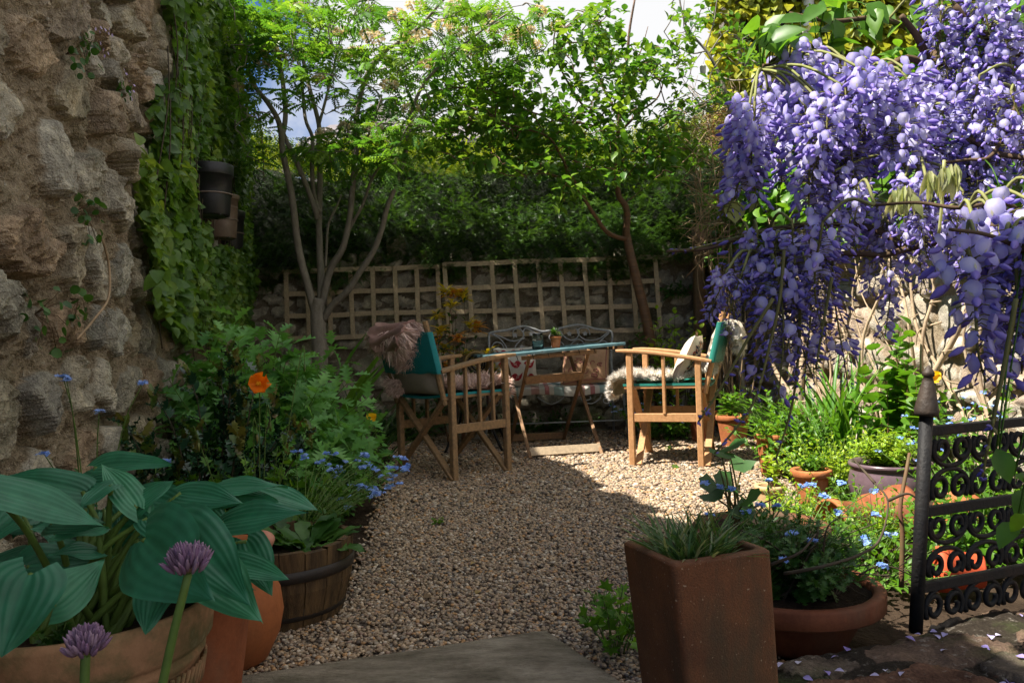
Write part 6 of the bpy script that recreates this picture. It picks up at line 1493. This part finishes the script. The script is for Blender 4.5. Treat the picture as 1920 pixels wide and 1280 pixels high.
# whorled orange and yellow shrub by the trellis
b=A(P(850,700,5.75)[0],5.75,0); t,st=plant('pieris','slender shrub with yellow and orange whorled shoot tips behind the left chair','shrub',b,.24,.18,1.22,20,14,T_LAN,.10,M_g2,M_stemr,.005,start=.25,hvar=.5)
m=MB(); m2=MB()
for i,s_ in enumerate(st):
    n=26; a=U(0,6.28,n); (m if i%3 else m2).scatter(T_LAN,s_[-1]+U(-.015,.015,(n,3))-A(0,0,.05)*U(0,1,(n,1)),np.stack([np.cos(a),np.sin(a),U(-.1,.9,n)],1),np.stack([-np.cos(a)*.3,-np.sin(a)*.3,np.ones(n)],1),U(.06,.10,n))
m.build('yellow_shoot',leafmat('yellow_shoot',[(.50,.38,.02),(.60,.46,.03),(.36,.34,.02)],.35),t); m2.build('orange_shoot',leafmat('orange_shoot',[(.62,.24,.05),(.55,.30,.04)],.35),t)
plant('sapling','thin glaucous sapling in front of the leaning cherry trunk','shrub',A(P(1185,760,5.95)[0],5.95,0),.13,.1,1.0,7,15,T_LAN,.12,M_g2,M_stemr,.005,start=.3,hvar=.3)
plant('leafy_shrub','lime green rounded shrub in front of the wooden corner post','shrub',A(P(1272,700,5.85)[0],5.85,0),.24,.2,1.08,26,12,T_OV,.10,M_lime,M_stemd,.005,start=.45,hvar=.35)
plant('fern','small ferny plant growing out of the top of the back wall near the post','fern',A(P(1272,535,6.45)[0],6.5,1.05),.18,.08,.14,14,6,T_LOB,.07,M_g2,M_stem,.002)
plant('ground_herb','low green herbs with blue flowers behind the right chair','plant',A(P(1250,780,5.7)[0],5.75,0),.45,.3,.36,55,10,T_OV,.06,M_g1,M_stem,.002,hvar=.5,blossom=tipbloom(1,n=7,hr=.015,fs=.011))
plant('ground_herb','shaded weeds at the foot of the back wall under the bench','plant',A(.25,6.45,0),.6,.1,.22,34,7,T_OV,.055,M_g2,M_stem,.002,hvar=.5)
plant('ground_herb','straggly weeds at the foot of the wall behind the left chair','plant',A(-.85,6.15,0),.45,.22,.42,40,8,T_LOB,.08,M_gd,M_stem,.003,hvar=.5)
rng=np.random.default_rng(127);random.seed(127)
# ================= right hand pots and herbs
strap('daylily','arching bright green daylily leaves at the foot of the right wall',P(1575,850,4.3)*A(1,1,0),120,.62,.75,M_strap,.85)
plant('mint','tall soft green mint clump behind the ribbed pot','herb',A(P(1500,900,4.0)[0],4.05,0),.30,.28,.50,60,14,T_OV,.055,M_g1,M_stem,.0022,hvar=.4)
plant('oregano','golden green oregano mound behind the small orange pot','herb',A(P(1575,930,3.5)[0],3.55,0),.33,.26,.36,95,14,T_OV,.034,M_lime,M_stem,.0016,hvar=.4)
plant('oregano','fresh green herb mound spilling round the glazed pot','herb',A(P(1600,1000,3.0)[0],3.0,0),.30,.16,.22,80,12,T_OV,.03,M_g1,M_stem,.0014,hvar=.5)
plant('lime_herb','lime green foliage filling the large glazed pot','herb',pE[0]+A(0,0,.18),.16,.16,.17,70,12,T_OV,.036,M_lime,M_stem,.0015,hvar=.4)
plant('sedum','yellow-green tuft filling the ribbed terracotta pot','herb',pB[0]+A(0,0,pB[2]-.03),.085,.085,.10,40,9,T_OV,.028,M_lime,M_stem,.0014)
plant('lime_herb','young herb growing in the small orange pot with a rolled rim','herb',pD[0]+A(0,0,pD[2]-.03),.07,.07,.12,26,9,T_OV,.034,M_g1,M_stem,.0015)
plant('seedling','lime rosettes of a seedling growing in the buff pot','herb',pF[0]+A(0,0,pF[2]-.03),.04,.04,.22,7,9,T_RND,.036,M_lime,M_stemr,.0018,start=.3)
plant('bulb_foliage','wilting narrow leaves in the pot behind the right chair','plant',pA[0]+A(0,0,pA[2]-.03),.09,.08,.24,26,4,T_LAN,.11,M_g1,M_stem,.0018)
plant('bulb_foliage','short leaves in the brownish pot behind the right chair legs','plant',pA2[0]+A(0,0,pA2[2]-.03),.08,.08,.18,20,6,T_OV,.06,M_g2,M_stem,.0018)
plant('seedling','seedling of bright leaves in the little terracotta pot on the table','plant',pc+A(0,0,.068),.035,.03,.085,11,5,T_OV,.038,M_g1,M_stem,.001,start=.35)
plant('leafy_shrub','sunlit weeds behind the iron gate scrolls','plant',A(1.42,2.45,0),.42,.28,.36,80,11,T_OV,.05,M_g1,M_stem,.002,hvar=.5)
plant('leafy_shrub','tall sunlit stems rising behind the top rail of the gate','plant',A(1.75,2.9,0),.40,.25,.60,50,14,T_OV,.05,M_g1,M_stem,.0025,hvar=.4,blossom=tipbloom(1,n=6,hr=.014,fs=.010))
plant('leafy_shrub','broad fresh vine leaves against the right wall beyond the finial','plant',A(P(1700,800,3.8)[0],3.9,0),.25,.2,.85,16,10,T_HEART,.11,M_g1,M_stemr,.004,start=.4,hvar=.3)
plant('ground_herb','low leaves between the toppled pots and the gate','plant',A(1.02,2.35,0),.25,.3,.20,50,9,T_OV,.038,M_g1,M_stem,.0016,hvar=.5)
plant('ground_herb','mixed herbs around the buff and orange pots','plant',A(P(1500,985,2.95)[0],2.95,0),.16,.22,.22,44,10,T_OV,.036,M_lime,M_stem,.0016,hvar=.5)
plant('bush_weed','weedy stems along the base of the right wall','plant',rwall(5.2,0,.25),.25,.7,.42,50,10,T_OV,.055,M_g1,M_stem,.002,hvar=.5)
rng=np.random.default_rng(966);random.seed(966)
plant('oregano','sprawling sunlit herb hiding the mouth of the lying terracotta pot','herb',A(P(1560,1030,2.62)[0],2.6,0),.22,.14,.22,60,10,T_OV,.032,M_g1,M_stem,.0014,hvar=.5)
plant('lime_herb','yellow-green herb sprigs in front of the second tipped pot','herb',A(P(1640,1010,2.7)[0],2.65,0),.14,.12,.26,36,10,T_OV,.03,M_lime,M_stem,.0014,hvar=.5)
# mallow in the back bowl
t=thing('mallow','mallow with round scalloped leaves rising from the brown terracotta bowl','plant',bpot+A(0,0,bz-.02)); st=[];b=np.array(t.location)
pts=[(1350,880),(1372,905),(1352,848),(1395,862),(1368,870),(1330,925),(1400,935),(1342,905),(1380,950),(1460,930),(1365,838)]
pos=[];f=[];m=MB()
for (x,y) in pts:
    e=P(x,y,2.28+U(-.08,.08)); s0=b+A(-.08+U(-.02,.02),-.02+U(-.02,.02),-.01); c=cr([s0,s0+(e-s0)*A(.3,.3,.55),e],4); m.tube(c,.0045,.0018,n=6); pos.append(e)
m.build('stem',pm('mallow_stem',(.16,.14,.05),(.12,.11,.04),20,.6,.1),t)
m=MB(); n=len(pos); m.scatter(t_palm(6,.86),np.array(pos),np.stack([U(-.8,.5,n),-U(.1,.9,n),U(-.3,.2,n)],1),A(-.1,-.55,.8)+U(-.3,.3,(n,3)),U(.055,.085,n)); m.build('leaf_blade',M_g2,t)
traced('forget_me_not','forget-me-nots with blue heads in the brown bowl behind the square planter','flower',bpot+A(.02,0,bz-.03),[(1318,905,2.2),(1352,912,2.2),(1372,916,2.2),(1425,946,2.15),(1455,948,2.15),(1440,900,2.3),(1330,965,2.1),(1400,960,2.1),(1520,908,2.4),(1505,912,2.4)],M_g2,size=.03,leafs=8,n=16,hr=.015,fs=.011)
rng=np.random.default_rng(91);random.seed(91)
# front bowl: feathery green, dark twigs, blue flowers
fb=fpot+A(0,0,fz-.03)
plant('feathery_herb','fine feathery dark green herb filling the broad terracotta bowl','herb',fb,.23,.22,.22,190,14,T_LOB,.038,M_g2,M_stem,.0012,hvar=.5)
traced('forget_me_not','scattered blue forget-me-nots among dark twigs in the broad bowl','flower',fb,[(1485,1000,1.85),(1525,1015,1.85),(1570,960,2.0),(1640,965,2.0),(1620,1010,1.9),(1668,1002,1.85),(1625,1018,1.85),(1655,1060,1.8),(1640,920,2.1),(1470,1050,1.78),(1545,930,2.0),(1580,905,2.1)],M_g2,size=.025,leafs=7,n=18,hr=.014,fs=.010)
t=thing('twiggy_shrub','dead dark branching twigs sprawling over the broad terracotta bowl','shrub',fb); m=MB()
for i in range(26):
    a=U(-.6,3.6); L=U(.14,.36); s0=fb+A(U(-.1,.1),U(-.1,.05),0); e=s0+A(math.cos(a)*L*.8,math.sin(a)*L*.35-.03,U(.03,.20)); c=cr([s0,(s0+e)/2+A(0,0,.05)+U(-.03,.03,3),e],5); m.tube(c,.0032,.0012,n=5)
    for j in range(9):
        q=c[rng.integers(3,len(c))]; d=U(-1,1,3)*A(1,.6,.7); d=nrm(d)*U(.03,.10); m.tube([q,q+d*.5+U(-.008,.008,3),q+d],.0013,.0006,n=3)
for q in ([(1470,1075,1.75),(1540,1062,1.72),(1610,1040,1.75),(1650,1010,1.8),(1665,940,1.9),(1640,905,1.95)],[(1440,1060,1.75),(1500,1035,1.72),(1530,1000,1.75)],[(1665,938,1.9),(1700,925,1.9),(1720,935,1.9)],[(1640,905,1.95),(1600,860,2.05)]): m.tube(cr([P(*k) for k in q],5),.0042,.0018,n=6)
m.build('twig',M_stemd,t)
m=MB(); m.tube(cr([P(1690,1100,1.95),P(1692,1000,1.95),P(1688,950,1.95),P(1700,880,1.97),P(1705,850,2.0)],5),.0065,.004,n=8); o=m.build('bare_stem',M_stemr,origin=G(1690,1130)); tag(o,'bare pale pinkish stem standing just left of the gate post','stem')
# seedling by the slab
t,st=plant('geranium','bright lobed geranium seedling growing beside the paving slab','plant',A(.22,1.90,0),.15,.10,.19,20,3,T_PALM,.075,M_g1,M_stem,.002,start=.6,hvar=.6)
plant('geranium','small geranium leaves low against the square planter','plant',A(.30,1.74,0),.10,.07,.13,14,3,T_PALM,.065,M_g1,M_stem,.0016,start=.6)
for i,(x,y) in enumerate(((1255,845),(1265,880),(1192,818),(820,985),(1560,912))):
    g=G(x,y); plant('weed','tiny weed seedling sprouting in the gravel','weed',g,.03,.03,.04,5,4,T_RND,.022,M_g1,M_stem,.001,group='weed seedlings in the gravel')

deadl=leafmat('fallen_leaf_skin',[(.22,.13,.05),(.32,.22,.08),(.14,.09,.045)],.15,.7)
for i in range(16):
    g=G(U(700,1400),U(880,1180)); 
    if not inpoly(np.array([g[0]]),np.array([g[1]]),gpoly)[0]: continue
    p=g+A(0,0,.013); m=MB(); m.scatter(T_OV if i%3 else T_LAN,[p],[A(U(-1,1),U(-1,1),.1)],[A(U(-.4,.4),U(-.4,.4),1)],U(.02,.035)); tag(m.build('fallen_leaf',deadl,origin=p),'small curled brown leaf lying on the gravel','leaf','fallen leaves on the gravel')
